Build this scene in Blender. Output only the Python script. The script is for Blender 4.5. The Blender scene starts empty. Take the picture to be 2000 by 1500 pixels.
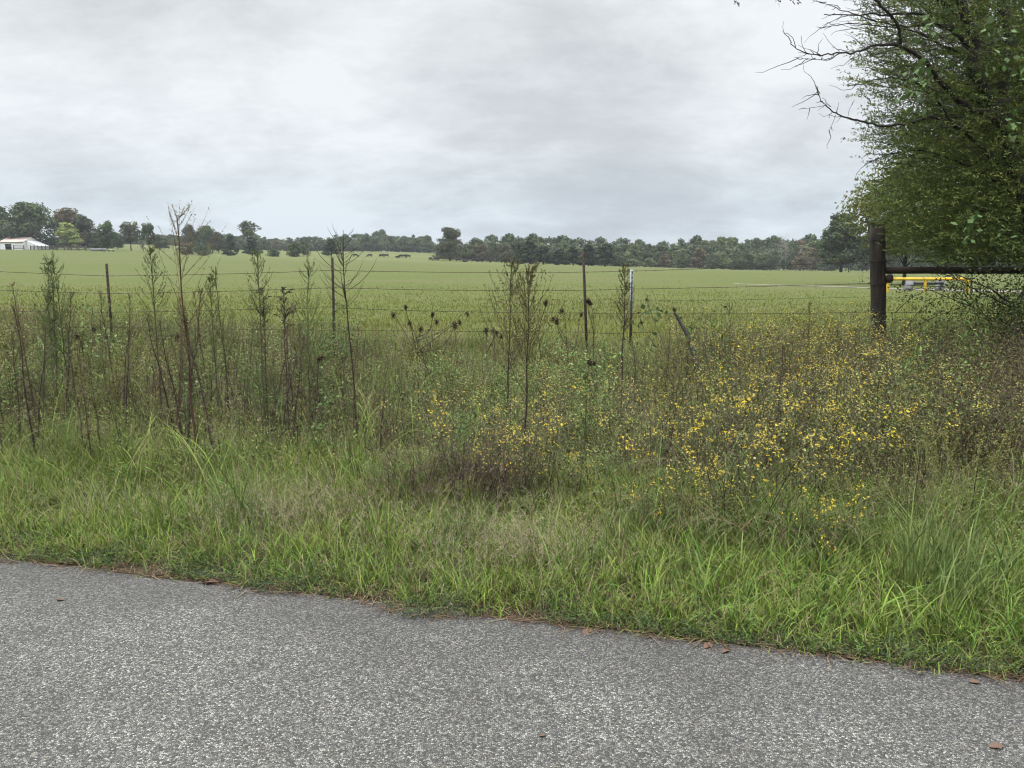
import bpy, math, numpy as np
from mathutils import Vector
C = bpy.context.scene.collection
rng = np.random.default_rng(11)
pi = math.pi
F, HOR, CAMZ = 1511.0, 510.0, 1.6            # focal length in photo pixels, horizon row, eye height
PT = math.atan((750 - HOR) / F); cp, sp = math.cos(PT), math.sin(PT)

# ------------------------------------------------------------------ view helpers
def ray(u, v):
    x = (u - 1000) / F; y = (750 - v) / F
    return np.array([x, cp + sp * y, -sp + cp * y])
def at(u, v, Y):
    d = ray(u, v); return np.array([0, 0, CAMZ]) + d * (Y / d[1])
def slope(v):
    y = (750 - np.asarray(v, float)) / F
    return (-sp + cp * y) / (cp + sp * y)
def colx(u, Y, z):
    return (u - 1000) / F * (Y * cp - (z - CAMZ) * sp)
def topix(x, y, z):
    d = y * cp - (z - CAMZ) * sp
    return 1000 + F * x / d, 750 - F * (y * sp + (z - CAMZ) * cp) / d

# ------------------------------------------------------------------ noise + terrain
def vnoise(x, y, seed=0):
    x = np.asarray(x, float); y = np.asarray(y, float)
    xi = np.floor(x).astype(np.int64); yi = np.floor(y).astype(np.int64); fx = x - xi; fy = y - yi
    fx = fx * fx * (3 - 2 * fx); fy = fy * fy * (3 - 2 * fy)
    def hsh(a, b):
        n = (a * 374761393 + b * 668265263 + seed * 974711) & 0x7fffffff
        n = ((n ^ (n >> 13)) * 1274126177) & 0x7fffffff
        return ((n ^ (n >> 16)) & 0xffff) / 65535.0
    return (hsh(xi, yi) * (1 - fx) + hsh(xi + 1, yi) * fx) * (1 - fy) + (hsh(xi, yi + 1) * (1 - fx) + hsh(xi + 1, yi + 1) * fx) * fy
def fbm(x, y, seed=0, o=3):
    return sum(vnoise(x * 2 ** k, y * 2 ** k, seed + k) * .5 ** k for k in range(o)) / (2 - .5 ** (o - 1))
EX, EY = math.cos(math.radians(-14.7)), math.sin(math.radians(-14.7))     # along the road edge
def sdist(x, y): return .2538 * x + .9673 * (y - 3.31)
def edist(x, y): return x * EX + (y - 3.31) * EY
def xy_of(s, e): return .2538 * s + EX * e, 3.31 + .9673 * s + EY * e
U1 = [-400, 0, 170, 270, 350, 450, 650, 760, 850, 1000, 1200, 1450, 1700, 2000, 2600]
V1 = [485, 486, 487, 490, 497, 501, 503, 505, 509, 514, 521, 528, 531, 533, 534]
V2 = [477, 477, 477, 477, 479, 487, 491, 491, 494, 510, 518, 525, 528, 530, 531]
def height(x, y):
    x = np.asarray(x, float); y = np.asarray(y, float)
    s = sdist(x, y)
    hn = np.interp(s, [-20, 0, .4, 1.4, 3, 4.8, 7, 9], [0, 0, -.005, -.03, -.03, .07, .25, .28])
    hn = hn + (fbm(x * .9, y * .9, 3) - .5) * .08 * np.clip((s - .5) / 2, 0, 1)
    yy = np.maximum(y, 1.); u = 1000 + F * cp * x / yy
    u = np.where(y < 1, 1000 + np.sign(x) * 1500, u)
    h45 = np.interp(u, [1200, 1700], [.22, -.14])
    h270 = CAMZ + 270 * slope(np.interp(u, U1, V1)); h450 = CAMZ + 450 * slope(np.interp(u, U1, V2))
    r = np.maximum(y, 0)
    k = np.clip((r - 14) / 31, 0, 1); h = hn * (1 - k) + h45 * k
    k = np.clip((r - 45) / 225, 0, 1); k = k * k * (1.6 - .6 * k); h = np.where(r > 45, h45 * (1 - k) + h270 * k, h)
    k = np.clip((r - 270) / 180, 0, 1); h = np.where(r > 270, h270 * (1 - k) + h450 * k, h)
    return h + (fbm(x * .05, y * .05, 9) - .5) * .25 * np.clip((r - 14) / 60, 0, 1)
def hz(x, y): return float(height(np.array([x]), np.array([y]))[0])
def gcol(u, Y):                                   # ground point at picture column u, forward distance Y
    z = .1
    for _ in range(4):
        x = colx(u, Y, z); z = hz(x, Y)
    return np.array([x, Y, z])
def gpix(u, v):                                   # ground point under a pixel
    d = ray(u, v); t = 1.6 / max(-d[2], 1e-4); t = min(t, 60)
    for _ in range(30):
        p = d * t; z = hz(p[0], p[1]); t = .5 * t + .5 * min((z - CAMZ) / d[2], 400)
    p = d * t; return np.array([p[0], p[1], hz(p[0], p[1])])

GAIN = {'leaf': .84, 'tree_leaf': 1.0}           # overall albedo level of the foliage colours below
# ------------------------------------------------------------------ mesh collecting
class B:
    def __init__(s): s.v = []; s.q = []; s.c = []; s.n = 0
    def add(s, V, Q, Col):
        V = np.asarray(V, float).reshape(-1, 3); Q = np.asarray(Q, np.int64).reshape(-1, 4)
        Col = np.broadcast_to(np.asarray(Col, float), V.shape)
        s.v.append(V); s.q.append(Q + s.n); s.c.append(Col); s.n += len(V); return s
    def arrays(s): return np.concatenate(s.v), np.concatenate(s.q), np.concatenate(s.c)
    def stamp(s, o, pos, rz, sc, mul, tilt=None):
        V, Q, Cc = o; M = len(pos); n = len(V)
        c, sn = np.cos(rz)[:, None], np.sin(rz)[:, None]
        sc = np.asarray(sc); sc = sc[:, None] if sc.ndim == 1 else sc
        sx = sc[:, :1]; sz = sc[:, -1:]
        X = V[None, :, 0] * sx; Y = V[None, :, 1] * sx; Z = V[None, :, 2] * sz
        W = np.stack([X * c - Y * sn, X * sn + Y * c, Z], -1)
        if tilt is not None: W[..., 0] += Z * tilt[:, 0:1]; W[..., 1] += Z * tilt[:, 1:2]
        W += pos[:, None, :]
        s.add(W, (Q[None] + (np.arange(M) * n)[:, None, None]).reshape(-1, 4), (Cc[None] * mul[:, None, :]).reshape(-1, 3))
    def mesh(s, name, mat, smooth=False):
        me = bpy.data.meshes.new(name)
        if s.n:
            V, Q, Cc = s.arrays(); Cc = Cc * GAIN.get(mat.name, 1)
            me.vertices.add(len(V)); me.vertices.foreach_set('co', V.astype(np.float32).ravel())
            me.loops.add(len(Q) * 4); me.loops.foreach_set('vertex_index', Q.astype(np.int32).ravel())
            me.polygons.add(len(Q)); me.polygons.foreach_set('loop_start', np.arange(len(Q), dtype=np.int32) * 4)
            if smooth: me.polygons.foreach_set('use_smooth', np.ones(len(Q), bool))
            me.update(calc_edges=True)
            a = me.attributes.new('col', 'FLOAT_COLOR', 'POINT')
            a.data.foreach_set('color', np.concatenate([Cc, np.ones((len(Cc), 1))], 1).astype(np.float32).ravel())
        me.materials.append(mat); return me
def vary(col, n, amt=.25, hue=.08, r=None):
    r = r or rng
    c = np.asarray(col, float) * (1 + (r.random((n, 1)) - .5) * 2 * amt)
    return np.clip(c * (1 + (r.random((n, 3)) - .5) * 2 * hue), .003, .95)
def norm(a): return a / np.maximum(np.linalg.norm(a, axis=-1, keepdims=True), 1e-9)
def ribbons(b, base, L, W, az, lean, bend, col, K=4, power=1.3, twist=None, round_=.0):
    N = len(base); t = np.linspace(0, 1, K + 1)
    th = lean[:, None] + bend[:, None] * t ** power; m = (th[:, 1:] + th[:, :-1]) / 2; st = (L / K)[:, None]
    dr = np.concatenate([np.zeros((N, 1)), np.cumsum(np.sin(m) * st, 1)], 1)
    dz = np.concatenate([np.zeros((N, 1)), np.cumsum(np.cos(m) * st, 1)], 1)
    ctr = np.stack([base[:, 0:1] + np.cos(az)[:, None] * dr, base[:, 1:2] + np.sin(az)[:, None] * dr, base[:, 2:3] + dz], -1)
    a2 = az + (twist if twist is not None else 0)
    side = np.stack([-np.sin(a2), np.cos(a2), 0 * az], -1)
    prof = (.75 + .5 * t - 1.15 * t ** 2) if round_ else (1 - .92 * t ** 1.8)
    w = W[:, None] * np.maximum(prof, .07)[None]
    V = np.stack([ctr - side[:, None] * w[..., None] / 2, ctr + side[:, None] * w[..., None] / 2], 2)
    i = np.arange(K)[None] * 2 + (np.arange(N) * (K + 1) * 2)[:, None]
    Q = np.stack([i, i + 1, i + 3, i + 2], -1)
    b.add(V, Q, np.repeat(col, (K + 1) * 2, 0)); return ctr
def tubes(b, Pn, Rn, col, sides=4):
    Pn = np.asarray(Pn, float); N, K = Pn.shape[:2]
    T = norm(np.gradient(Pn, axis=1)); ref = norm(np.array([.31, .52, .17]))
    n1 = norm(np.cross(T, ref)); n2 = np.cross(T, n1)
    a = np.arange(sides) * 2 * pi / sides
    V = Pn[:, :, None] + (n1[:, :, None] * np.cos(a)[:, None] + n2[:, :, None] * np.sin(a)[:, None]) * np.asarray(Rn)[:, :, None, None]
    j = np.arange(sides); i = (np.arange(N) * K * sides)[:, None, None] + (np.arange(K - 1) * sides)[None, :, None]
    Q = np.stack([i + j, i + (j + 1) % sides, i + sides + (j + 1) % sides, i + sides + j], -1)
    b.add(V, Q, np.repeat(np.broadcast_to(col, (N, 3)), K * sides, 0))
def tube1(b, pts, r0, r1, col, sides=6, K=None):
    pts = np.asarray(pts, float)
    if K:
        t = np.linspace(0, 1, len(pts)); q = np.linspace(0, 1, K)
        p = np.stack([np.interp(q, t, pts[:, k]) for k in range(3)], -1)
        for _ in range(2): p[1:-1] = (p[:-2] + 2 * p[1:-1] + p[2:]) / 4
        pts = p
    tubes(b, pts[None], np.linspace(r0, r1, len(pts))[None], np.asarray(col)[None], sides); return pts
def leaves(b, pos, d, L, W, col, r=None, fold=.15):
    r = r or rng; N = len(pos); d = norm(d)
    sd = norm(np.cross(d, r.normal(size=(N, 3)) * .7 + np.array([0, 0, 1.]))); up = np.cross(sd, d)
    L = np.broadcast_to(L, N)[:, None]; W = np.broadcast_to(W, N)[:, None]
    m = pos + d * L * .45 + up * W * fold
    V = np.stack([pos, m + sd * W / 2, pos + d * L, m - sd * W / 2], 1)
    b.add(V, np.arange(N * 4).reshape(N, 4), np.repeat(col, 4, 0))
def box(b, c, sx, sy, sz, col, rot=None, bev=0):
    x, y, z = sx / 2, sy / 2, sz / 2
    V = np.array([[-x, -y, -z], [x, -y, -z], [x, y, -z], [-x, y, -z], [-x, -y, z], [x, -y, z], [x, y, z], [-x, y, z]])
    if rot is not None:
        cr, sr = math.cos(rot), math.sin(rot); V = V @ np.array([[cr, sr, 0], [-sr, cr, 0], [0, 0, 1]])
    b.add(V + np.asarray(c), [[0, 3, 2, 1], [4, 5, 6, 7], [0, 1, 5, 4], [1, 2, 6, 5], [2, 3, 7, 6], [3, 0, 4, 7]], col)
def log(b, p0, p1, r, col, sides=12, wob=.06, seed=0, K=9):
    rr = np.random.default_rng(seed); p0 = np.asarray(p0, float); p1 = np.asarray(p1, float)
    t = np.linspace(0, 1, K)[:, None]; P = p0 + (p1 - p0) * t; ax = norm(p1 - p0)
    P[1:-1] += rr.normal(size=(K - 2, 3)) * r * .04
    n1 = norm(np.cross(ax, [.3, .2, .91] if abs(ax[2]) < .8 else [1, 0, 0])); n2 = np.cross(ax, n1)
    a = np.arange(sides) * 2 * pi / sides
    rad = r * (1 + wob * rr.normal(size=(1, sides)) * .7 + wob * .25 * rr.normal(size=(K, sides)))
    V = P[:, None] + (n1 * np.cos(a)[:, None] + n2 * np.sin(a)[:, None])[None] * rad[..., None]
    i = (np.arange(K - 1) * sides)[:, None]; j = np.arange(sides)[None]
    Q = np.stack([i + j, i + (j + 1) % sides, i + sides + (j + 1) % sides, i + sides + j], -1).reshape(-1, 4).tolist()
    V = np.concatenate([V.reshape(-1, 3), P[:1] - ax * r * .02, P[-1:] + ax * r * .03]); n = K * sides
    for k in range(0, sides, 2):
        Q.append([n, (k + 2) % sides, k + 1, k]); o = (K - 1) * sides; Q.append([n + 1, o + k, o + k + 1, o + (k + 2) % sides])
    b.add(V, Q, col)

# ------------------------------------------------------------------ materials
def newmat(name):
    m = bpy.data.materials.new(name); m.use_nodes = True; nt = m.node_tree; nt.nodes.clear()
    return m, nt, nt.nodes.new('ShaderNodeOutputMaterial')
def N(nt, t, **kw):
    n = nt.nodes.new(t)
    for k, v in kw.items():
        if k.startswith('i_'): n.inputs[k[2:].replace('_', ' ')].default_value = v
        else: setattr(n, k, v)
    return n
def ramp(nt, fac, stops):
    r = nt.nodes.new('ShaderNodeValToRGB'); e = r.color_ramp.elements
    while len(e) < len(stops): e.new(.5)
    for k, (p, c) in enumerate(stops): e[k].position = p; e[k].color = (*c, 1)
    nt.links.new(fac, r.inputs['Fac']); return r
def plant_mat(name, trans=.3, rough=.6, spec=.25):
    m, nt, out = newmat(name); l = nt.links.new
    a = N(nt, 'ShaderNodeAttribute', attribute_name='col')
    p = N(nt, 'ShaderNodeBsdfPrincipled'); p.inputs['Roughness'].default_value = rough; p.inputs['Specular IOR Level'].default_value = spec
    l(a.outputs['Color'], p.inputs['Base Color'])
    if trans:
        t = N(nt, 'ShaderNodeBsdfTranslucent'); mx = N(nt, 'ShaderNodeMixShader'); mx.inputs[0].default_value = trans
        l(a.outputs['Color'], t.inputs['Color']); l(p.outputs[0], mx.inputs[1]); l(t.outputs[0], mx.inputs[2]); l(mx.outputs[0], out.inputs[0])
    else: l(p.outputs[0], out.inputs[0])
    return m
def noisy_mat(name, c0, c1, scale, stretch=(1, 1, 1), rough=.8, bump=.3, c2=None, spec=.3, metal=0):
    m, nt, out = newmat(name); l = nt.links.new
    tc = N(nt, 'ShaderNodeTexCoord'); mp = N(nt, 'ShaderNodeMapping'); mp.inputs['Scale'].default_value = stretch
    nz = N(nt, 'ShaderNodeTexNoise'); nz.inputs['Scale'].default_value = scale; nz.inputs['Detail'].default_value = 6; nz.inputs['Roughness'].default_value = .65
    l(tc.outputs['Object'], mp.inputs[0]); l(mp.outputs[0], nz.inputs['Vector'])
    r = ramp(nt, nz.outputs['Fac'], [(.32, c0), (.62, c1)] + ([(.7, c2)] if c2 else []))
    p = N(nt, 'ShaderNodeBsdfPrincipled'); p.inputs['Roughness'].default_value = rough; p.inputs['Specular IOR Level'].default_value = spec; p.inputs['Metallic'].default_value = metal
    bp = N(nt, 'ShaderNodeBump'); bp.inputs['Strength'].default_value = bump; bp.inputs['Distance'].default_value = .01
    l(r.outputs[0], p.inputs['Base Color']); l(nz.outputs['Fac'], bp.inputs['Height']); l(bp.outputs[0], p.inputs['Normal']); l(p.outputs[0], out.inputs[0])
    return m
LEAF = plant_mat('leaf', .18, .6, .14); STEM = plant_mat('stem', 0, .8, .1); TREELEAF = plant_mat('tree_leaf', .18, .6, .15)
PETAL = plant_mat('petal', .35, .6, .2); GRASSLEAF = plant_mat('pasture_leaf', .18, .7, .1)
PLAIN = plant_mat('painted', 0, .6, .3)
WOOD = noisy_mat('weathered_wood', (.013, .011, .009), (.052, .043, .035), 14, (1, 1, .12), .85, .8, (.1, .085, .07))
RAILWOOD = noisy_mat('rail_wood', (.018, .014, .011), (.07, .05, .04), 14, (.12, 1, 1), .85, .7, (.11, .085, .07))
RUSTY = noisy_mat('rusty_steel', (.022, .018, .016), (.062, .044, .036), 30, (1, 1, .4), .8, .3)
WIRE = noisy_mat('rusty_wire', (.02, .016, .013), (.05, .035, .027), 60, (1, 1, 1), .7, .1)
BARK = noisy_mat('bark', (.012, .011, .009), (.045, .041, .035), 9, (1, 1, .35), .9, .8, (.12, .125, .1))
FARBARK = noisy_mat('far_bark', (.03, .026, .022), (.07, .06, .05), 2)
YELLOW = noisy_mat('yellow_paint', (.42, .26, .03), (.68, .43, .035), 3, rough=.65, bump=.1)
CONCRETE = noisy_mat('concrete', (.1, .1, .1), (.22, .22, .215), 3, rough=.9)
DARKPIPE = noisy_mat('dark_pipe', (.02, .022, .025), (.05, .05, .055), 5, rough=.6)
HIDE = noisy_mat('black_hide', (.006, .006, .006), (.015, .013, .012), 3, rough=.7, bump=.1)
SIDING = noisy_mat('white_siding', (.6, .62, .64), (.78, .79, .8), 1.2, (6, 6, .3), .6, .1)
ROOFMAT = noisy_mat('rust_streaked_roof', (.5, .36, .3), (.66, .55, .5), .6, (1, 3, 1), .6, .1, (.7, .68, .66))
BOARD = noisy_mat('dark_board', (.03, .028, .026), (.09, .08, .07), 3)
DEADLEAF = noisy_mat('dead_leaf', (.05, .028, .02), (.13, .075, .048), 25, rough=.6, bump=.2)

def ground_material():
    m, nt, out = newmat('ground_cover'); l = nt.links.new
    geo = N(nt, 'ShaderNodeNewGeometry'); at_f = N(nt, 'ShaderNodeAttribute', attribute_name='field'); at_p = N(nt, 'ShaderNodeAttribute', attribute_name='pale')
    def noise(sc, mapping, det=5, rough=.6):
        mp = N(nt, 'ShaderNodeMapping'); mp.inputs['Scale'].default_value = mapping; l(geo.outputs['Position'], mp.inputs[0])
        n = N(nt, 'ShaderNodeTexNoise'); n.inputs['Scale'].default_value = sc; n.inputs['Detail'].default_value = det; n.inputs['Roughness'].default_value = rough
        l(mp.outputs[0], n.inputs['Vector']); return n.outputs['Fac']
    def mix(f, a, b_):
        x = N(nt, 'ShaderNodeMix', data_type='RGBA'); l(f, x.inputs[0])
        for k, s in ((6, a), (7, b_)):
            if isinstance(s, tuple): x.inputs[k].default_value = (*s, 1)
            else: l(s, x.inputs[k])
        return x.outputs[2]
    soil = ramp(nt, noise(9, (1, 1, 1)), [(.3, (.022, .018, .012)), (.55, (.05, .036, .024)), (.75, (.085, .06, .042))]).outputs[0]
    fine = ramp(nt, noise(2.2, (1, .55, 1), 8, .75), [(.28, (.046, .06, .0115)), (.5, (.067, .083, .016)), (.7, (.088, .098, .026))]).outputs[0]
    patch = ramp(nt, noise(.055, (.8, 2.2, 1), 6, .7), [(.46, (0, 0, 0)), (.66, (1, 1, 1))]).outputs[0]
    pm = N(nt, 'ShaderNodeMath', operation='MULTIPLY'); l(patch, pm.inputs[0]); pm.inputs[1].default_value = .75
    grass = mix(pm.outputs[0], fine, (.094, .087, .036))
    band = ramp(nt, noise(.03, (.25, 1.6, 1), 5, .7), [(.45, (0, 0, 0)), (.62, (1, 1, 1))]).outputs[0]
    palec = mix(band, (.079, .092, .022), (.106, .112, .043))
    grass = mix(at_p.outputs['Fac'], grass, palec)
    base = mix(at_f.outputs['Fac'], soil, grass)
    p = N(nt, 'ShaderNodeBsdfPrincipled'); p.inputs['Roughness'].default_value = .9; p.inputs['Specular IOR Level'].default_value = .15
    bp = N(nt, 'ShaderNodeBump'); bp.inputs['Strength'].default_value = .6; bp.inputs['Distance'].default_value = .05; l(noise(3, (1, 1, 1), 8, .8), bp.inputs['Height'])
    l(base, p.inputs['Base Color']); l(bp.outputs[0], p.inputs['Normal']); l(p.outputs[0], out.inputs[0]); return m
def road_material():
    m, nt, out = newmat('chip_seal'); l = nt.links.new
    tc = N(nt, 'ShaderNodeTexCoord')
    def mth(op, a, b_):
        x = N(nt, 'ShaderNodeMath', operation=op)
        for k, s in ((0, a), (1, b_)):
            if isinstance(s, (int, float)): x.inputs[k].default_value = s
            else: l(s, x.inputs[k])
        return x.outputs[0]
    vo = N(nt, 'ShaderNodeTexVoronoi', feature='F1'); vo.inputs['Scale'].default_value = 142; l(tc.outputs['Object'], vo.inputs['Vector'])
    ve = N(nt, 'ShaderNodeTexVoronoi', feature='DISTANCE_TO_EDGE'); ve.inputs['Scale'].default_value = 142; l(tc.outputs['Object'], ve.inputs['Vector'])
    sc = N(nt, 'ShaderNodeSeparateColor'); l(vo.outputs['Color'], sc.inputs[0])
    def noise(s, d=4, o=None):
        n = N(nt, 'ShaderNodeTexNoise'); n.inputs['Scale'].default_value = s; n.inputs['Detail'].default_value = d; n.inputs['Roughness'].default_value = .65
        l(tc.outputs['Object'], n.inputs['Vector']); return n.outputs['Fac']
    spx = N(nt, 'ShaderNodeVectorMath', operation='DOT_PRODUCT'); spx.inputs[1].default_value = (.2538, .9673, 0); l(tc.outputs['Object'], spx.inputs[0])
    wear = N(nt, 'ShaderNodeMapRange'); wear.inputs['From Min'].default_value = 3.2 - .55; wear.inputs['From Max'].default_value = 3.2; wear.inputs['To Min'].default_value = 0; wear.inputs['To Max'].default_value = -.2; l(spx.outputs['Value'], wear.inputs['Value'])
    big = mth('ADD', mth('MULTIPLY', mth('SUBTRACT', noise(1.1, 6), .5), .75), wear.outputs[0])
    v = mth('ADD', sc.outputs[0], big)
    chips = ramp(nt, v, [(.1, (.043, .041, .037)), (.36, (.082, .079, .072)), (.66, (.126, .121, .111)), (.88, (.202, .196, .178)), (1., (.31, .3, .274))])
    tan = ramp(nt, sc.outputs[1], [(.96, (0, 0, 0)), (.99, (.6, .6, .6))])
    mx = N(nt, 'ShaderNodeMix', data_type='RGBA'); l(tan.outputs[0], mx.inputs[0]); l(chips.outputs[0], mx.inputs[6]); mx.inputs[7].default_value = (.22, .175, .12, 1)
    gap = ramp(nt, ve.outputs['Distance'], [(.0, (0, 0, 0)), (.13, (1, 1, 1))])
    m2 = N(nt, 'ShaderNodeMix', data_type='RGBA'); l(gap.outputs[0], m2.inputs[0]); m2.inputs[6].default_value = (.027, .026, .024, 1); l(mx.outputs[2], m2.inputs[7])
    p = N(nt, 'ShaderNodeBsdfPrincipled'); p.inputs['Roughness'].default_value = .75; p.inputs['Specular IOR Level'].default_value = .35
    hgt = mth('ADD', mth('MULTIPLY', mth('MINIMUM', ve.outputs['Distance'], .3), 1.6), mth('MULTIPLY', sc.outputs[2], .8))
    bp = N(nt, 'ShaderNodeBump'); bp.inputs['Strength'].default_value = .8; bp.inputs['Distance'].default_value = .006; l(hgt, bp.inputs['Height'])
    l(m2.outputs[2], p.inputs['Base Color']); l(bp.outputs[0], p.inputs['Normal']); l(p.outputs[0], out.inputs[0]); return m

# ------------------------------------------------------------------ object helpers
def obj(name, me, parent=None):
    o = bpy.data.objects.new(name, me); C.objects.link(o)
    if parent: o.parent = parent
    return o
def tag(o, label, cat, group=None):
    o['label'] = label; o['category'] = cat
    if group: o['group'] = group
    return o
def thing(name, label, cat, loc, rz=0, group=None, sc=1, tilt=(0, 0)):
    o = bpy.data.objects.new(name, None); C.objects.link(o); o.empty_display_size = .2
    o.location = tuple(float(a) for a in loc); o.rotation_euler = (tilt[0], tilt[1], rz)
    o.scale = (sc, sc, sc) if np.isscalar(sc) else sc
    return tag(o, label, cat, group)
def setting(name, me, kind='structure'):
    o = obj(name, me); o['kind'] = kind; return o
def place(name, parts, label, cat, loc, rz=0, group=None, sc=1, tilt=(0, 0)):
    """a thing whose parts share the given part meshes"""
    t = thing(name, label, cat, loc, rz, group, sc, tilt)
    for pn, me in parts: obj(pn, me, t)
    return t

# ------------------------------------------------------------------ setting: ground, road, track
def grid_mesh(name, xs, ys, hf, mat, attrs=None):
    X, Y = np.meshgrid(xs, ys); Z = hf(X, Y); b = B()
    nx, ny = len(xs), len(ys); i = (np.arange(ny - 1) * nx)[:, None] + np.arange(nx - 1)[None]
    b.add(np.stack([X, Y, Z], -1), np.stack([i, i + 1, i + nx + 1, i + nx], -1), (.1, .1, .1))
    me = b.mesh(name, mat, True)
    for k, f in (attrs or {}).items():
        a = me.attributes.new(k, 'FLOAT', 'POINT'); a.data.foreach_set('value', f(X, Y).astype(np.float32).ravel())
    return me
def spaced(a, fine_to, step, far, grow):
    out = [a]
    while out[-1] < far:
        out.append(out[-1] + (step if out[-1] < fine_to else step + (out[-1] - fine_to) * grow))
    return np.array(out)
xp = spaced(0, 11, .2, 2600, .05); xs = np.concatenate([-xp[::-1], xp[1:]])
ys = np.concatenate([-spaced(0, 4, .5, 2000, .2)[::-1][:-1], spaced(0, 14, .2, 3200, .03)])
def fieldmask(X, Y): return np.clip((sdist(X, Y) - 5.5 + (fbm(X * .7, Y * .7, 5) - .5) * 2) / 2, 0, 1)
def palemask(X, Y):
    u = 1000 + F * cp * X / np.maximum(Y, 1); d0 = np.interp(u, [0, 400, 600, 900, 1200, 1700], [250, 240, 190, 190, 230, 260])
    return np.clip((Y - d0) / 40 + (fbm(X * .03, Y * .03, 15) - .5) * 1.2, 0, 1) * np.interp(u, [0, 300, 1300, 1600], [.45, .8, .9, .5])
GROUND = setting('ground', grid_mesh('ground', xs, ys, height, ground_material(), {'field': fieldmask, 'pale': palemask}))
ROADMAT = road_material()
es = np.concatenate([np.arange(-60, -7, 2.), np.arange(-7, 7, .04), np.arange(7, 61, 2.)])
rag = .05 * (fbm(es * 1.3, es * 0, 21, 4) - .5) * 2 + .02 * (fbm(es * 9, es * 0, 22) - .5) * 2 - .02
rb = B(); rows = [rag, rag - .1, rag * 0 - .5, rag * 0 - 1.5, rag * 0 - 3, rag * 0 - 6.4]
V = np.stack([np.stack([*xy_of(r_, es), np.full_like(es, .004)], -1) for r_ in rows], 0); n = len(es)
i = (np.arange(len(rows) - 1) * n)[:, None] + np.arange(n - 1)[None]
rb.add(V, np.stack([i, i + n, i + n + 1, i + 1], -1), (.2, .2, .2)); setting('road', rb.mesh('road', ROADMAT))
GRAVEL = noisy_mat('pale_gravel', (.1, .085, .065), (.2, .18, .155), 2.5, rough=.9, c2=(.27, .255, .24))
tb = B(); tu = np.linspace(0, 1, 60); n = 60
ctr = np.stack([np.interp(tu, [0, .2, .45, .6, 1], [15, 22, 27, 31, 46]), np.interp(tu, [0, .2, .45, .6, 1], [53, 52, 46, 43, 40])], -1)
wid = np.interp(tu, [0, .3, .5, .75, 1], [.25, 1.1, 2.6, 2.8, 1.5]) + (fbm(tu * 30, tu * 0, 2) - .5) * .5
V = []
for k in np.linspace(-1, 1, 7):
    x = ctr[:, 0]; y = ctr[:, 1] + k * wid; V.append(np.stack([x, y, height(x, y) + .05 - .03 * abs(k)], -1))
i = (np.arange(6) * n)[:, None] + np.arange(n - 1)[None]
tb.add(np.array(V), np.stack([i, i + 1, i + n + 1, i + n], -1), (.3, .3, .3)); setting('gravel_track', tb.mesh('gravel_track', GRAVEL))

# ------------------------------------------------------------------ stuff: grasses and undergrowth
def bases(s, e, dz=-.01):
    x, y = xy_of(s, e); return np.stack([x, y, height(x, y) + dz], -1)
def view_keep(p, pad=250):
    u, v = topix(p[:, 0], p[:, 1], p[:, 2]); return (u > -pad) & (u < 2000 + pad)
def scatter(n, s0, s1, e0, e1, power=1., dens=None):
    s = s0 + (s1 - s0) * rng.random(n) ** power; e = e0 + (e1 - e0) * rng.random(n)
    p = bases(s, e); k = view_keep(p); s, e, p = s[k], e[k], p[k]
    if dens is not None:
        k = rng.random(len(s)) < dens(s, e, p); s, e, p = s[k], e[k], p[k]
    return s, e, p
def tufted(s, e, p, per, spread):
    k = np.repeat(np.arange(len(s)), per); d = rng.normal(size=(len(k), 2)) * spread
    q = p[k].copy(); q[:, :2] += d; q[:, 2] = height(q[:, 0], q[:, 1]) - .01
    return k, q
BRIGHT = np.array([[.175, .25, .042], [.14, .218, .04], [.225, .295, .056], [.1, .17, .037], [.2, .21, .07]])
MUTED = np.array([[.15, .195, .05], [.12, .165, .042], [.19, .23, .06], [.19, .18, .08], [.11, .15, .04]])
def pal(P_, n, w=None, amt=.22): return vary(P_[rng.choice(len(P_), n, p=w)], n, amt, .06)
# verge grass next to the road
b = B()
s, e, p = scatter(11500, -.01, 2.3, -6, 6, 1.15, lambda s, e, p: np.clip(.75 + (fbm(e * 1.6, s * 1.6, 31) - .4) * 2, .5, 1) * np.clip(.35 + s * 5 + fbm(e * 2.2, 0 * e, 35) - .4, .1, 1))
k, q = tufted(s, e, p, 10, .03); S = s[k]; n = len(k)
hgt = np.interp(S, [0, .25, .8, 2.2], [.08, .15, .19, .27]) * (.55 + .75 * rng.random(n)) * (.75 + .5 * fbm(e * 1.1, s * 1.1, 33)[k])
az = rng.random(n) * 2 * pi; az = np.where(rng.random(n) < .3, -1.8 + rng.normal(size=n) * .5, az)
tcol = pal(BRIGHT, len(s))[k] * (1 + (rng.random((n, 1)) - .5) * .4)
tcol = np.where((rng.random((n, 1)) < .12), vary((.25, .195, .11), n), tcol)
ribbons(b, q, hgt * 1.15, .0035 + .004 * rng.random(n), az,   .08 + .75 * rng.random(n), .2 + 1.6 * rng.random(n) ** 1.3, tcol, 4, twist=rng.normal(size=n) * .5)
# broad leaf blades on the right hand verge
s, e, p = scatter(900, .1, 2.0, -.5, 4.6, 1, lambda s, e, p: np.clip((e + .5) / 3, .15, 1))
k, q = tufted(s, e, p, 5, .025); n = len(k)
ribbons(b, q, .12 + .22 * rng.random(n), .006 + .007 * rng.random(n), rng.random(n) * 2 * pi, .15 + .5 * rng.random(n), .5 + 1.4 * rng.random(n), pal(BRIGHT * np.array([.85, .95, .9]), n), 5, twist=rng.normal(size=n) * .4, round_=1)
setting('verge_grass', b.mesh('verge_grass', LEAF), 'stuff')
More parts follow.
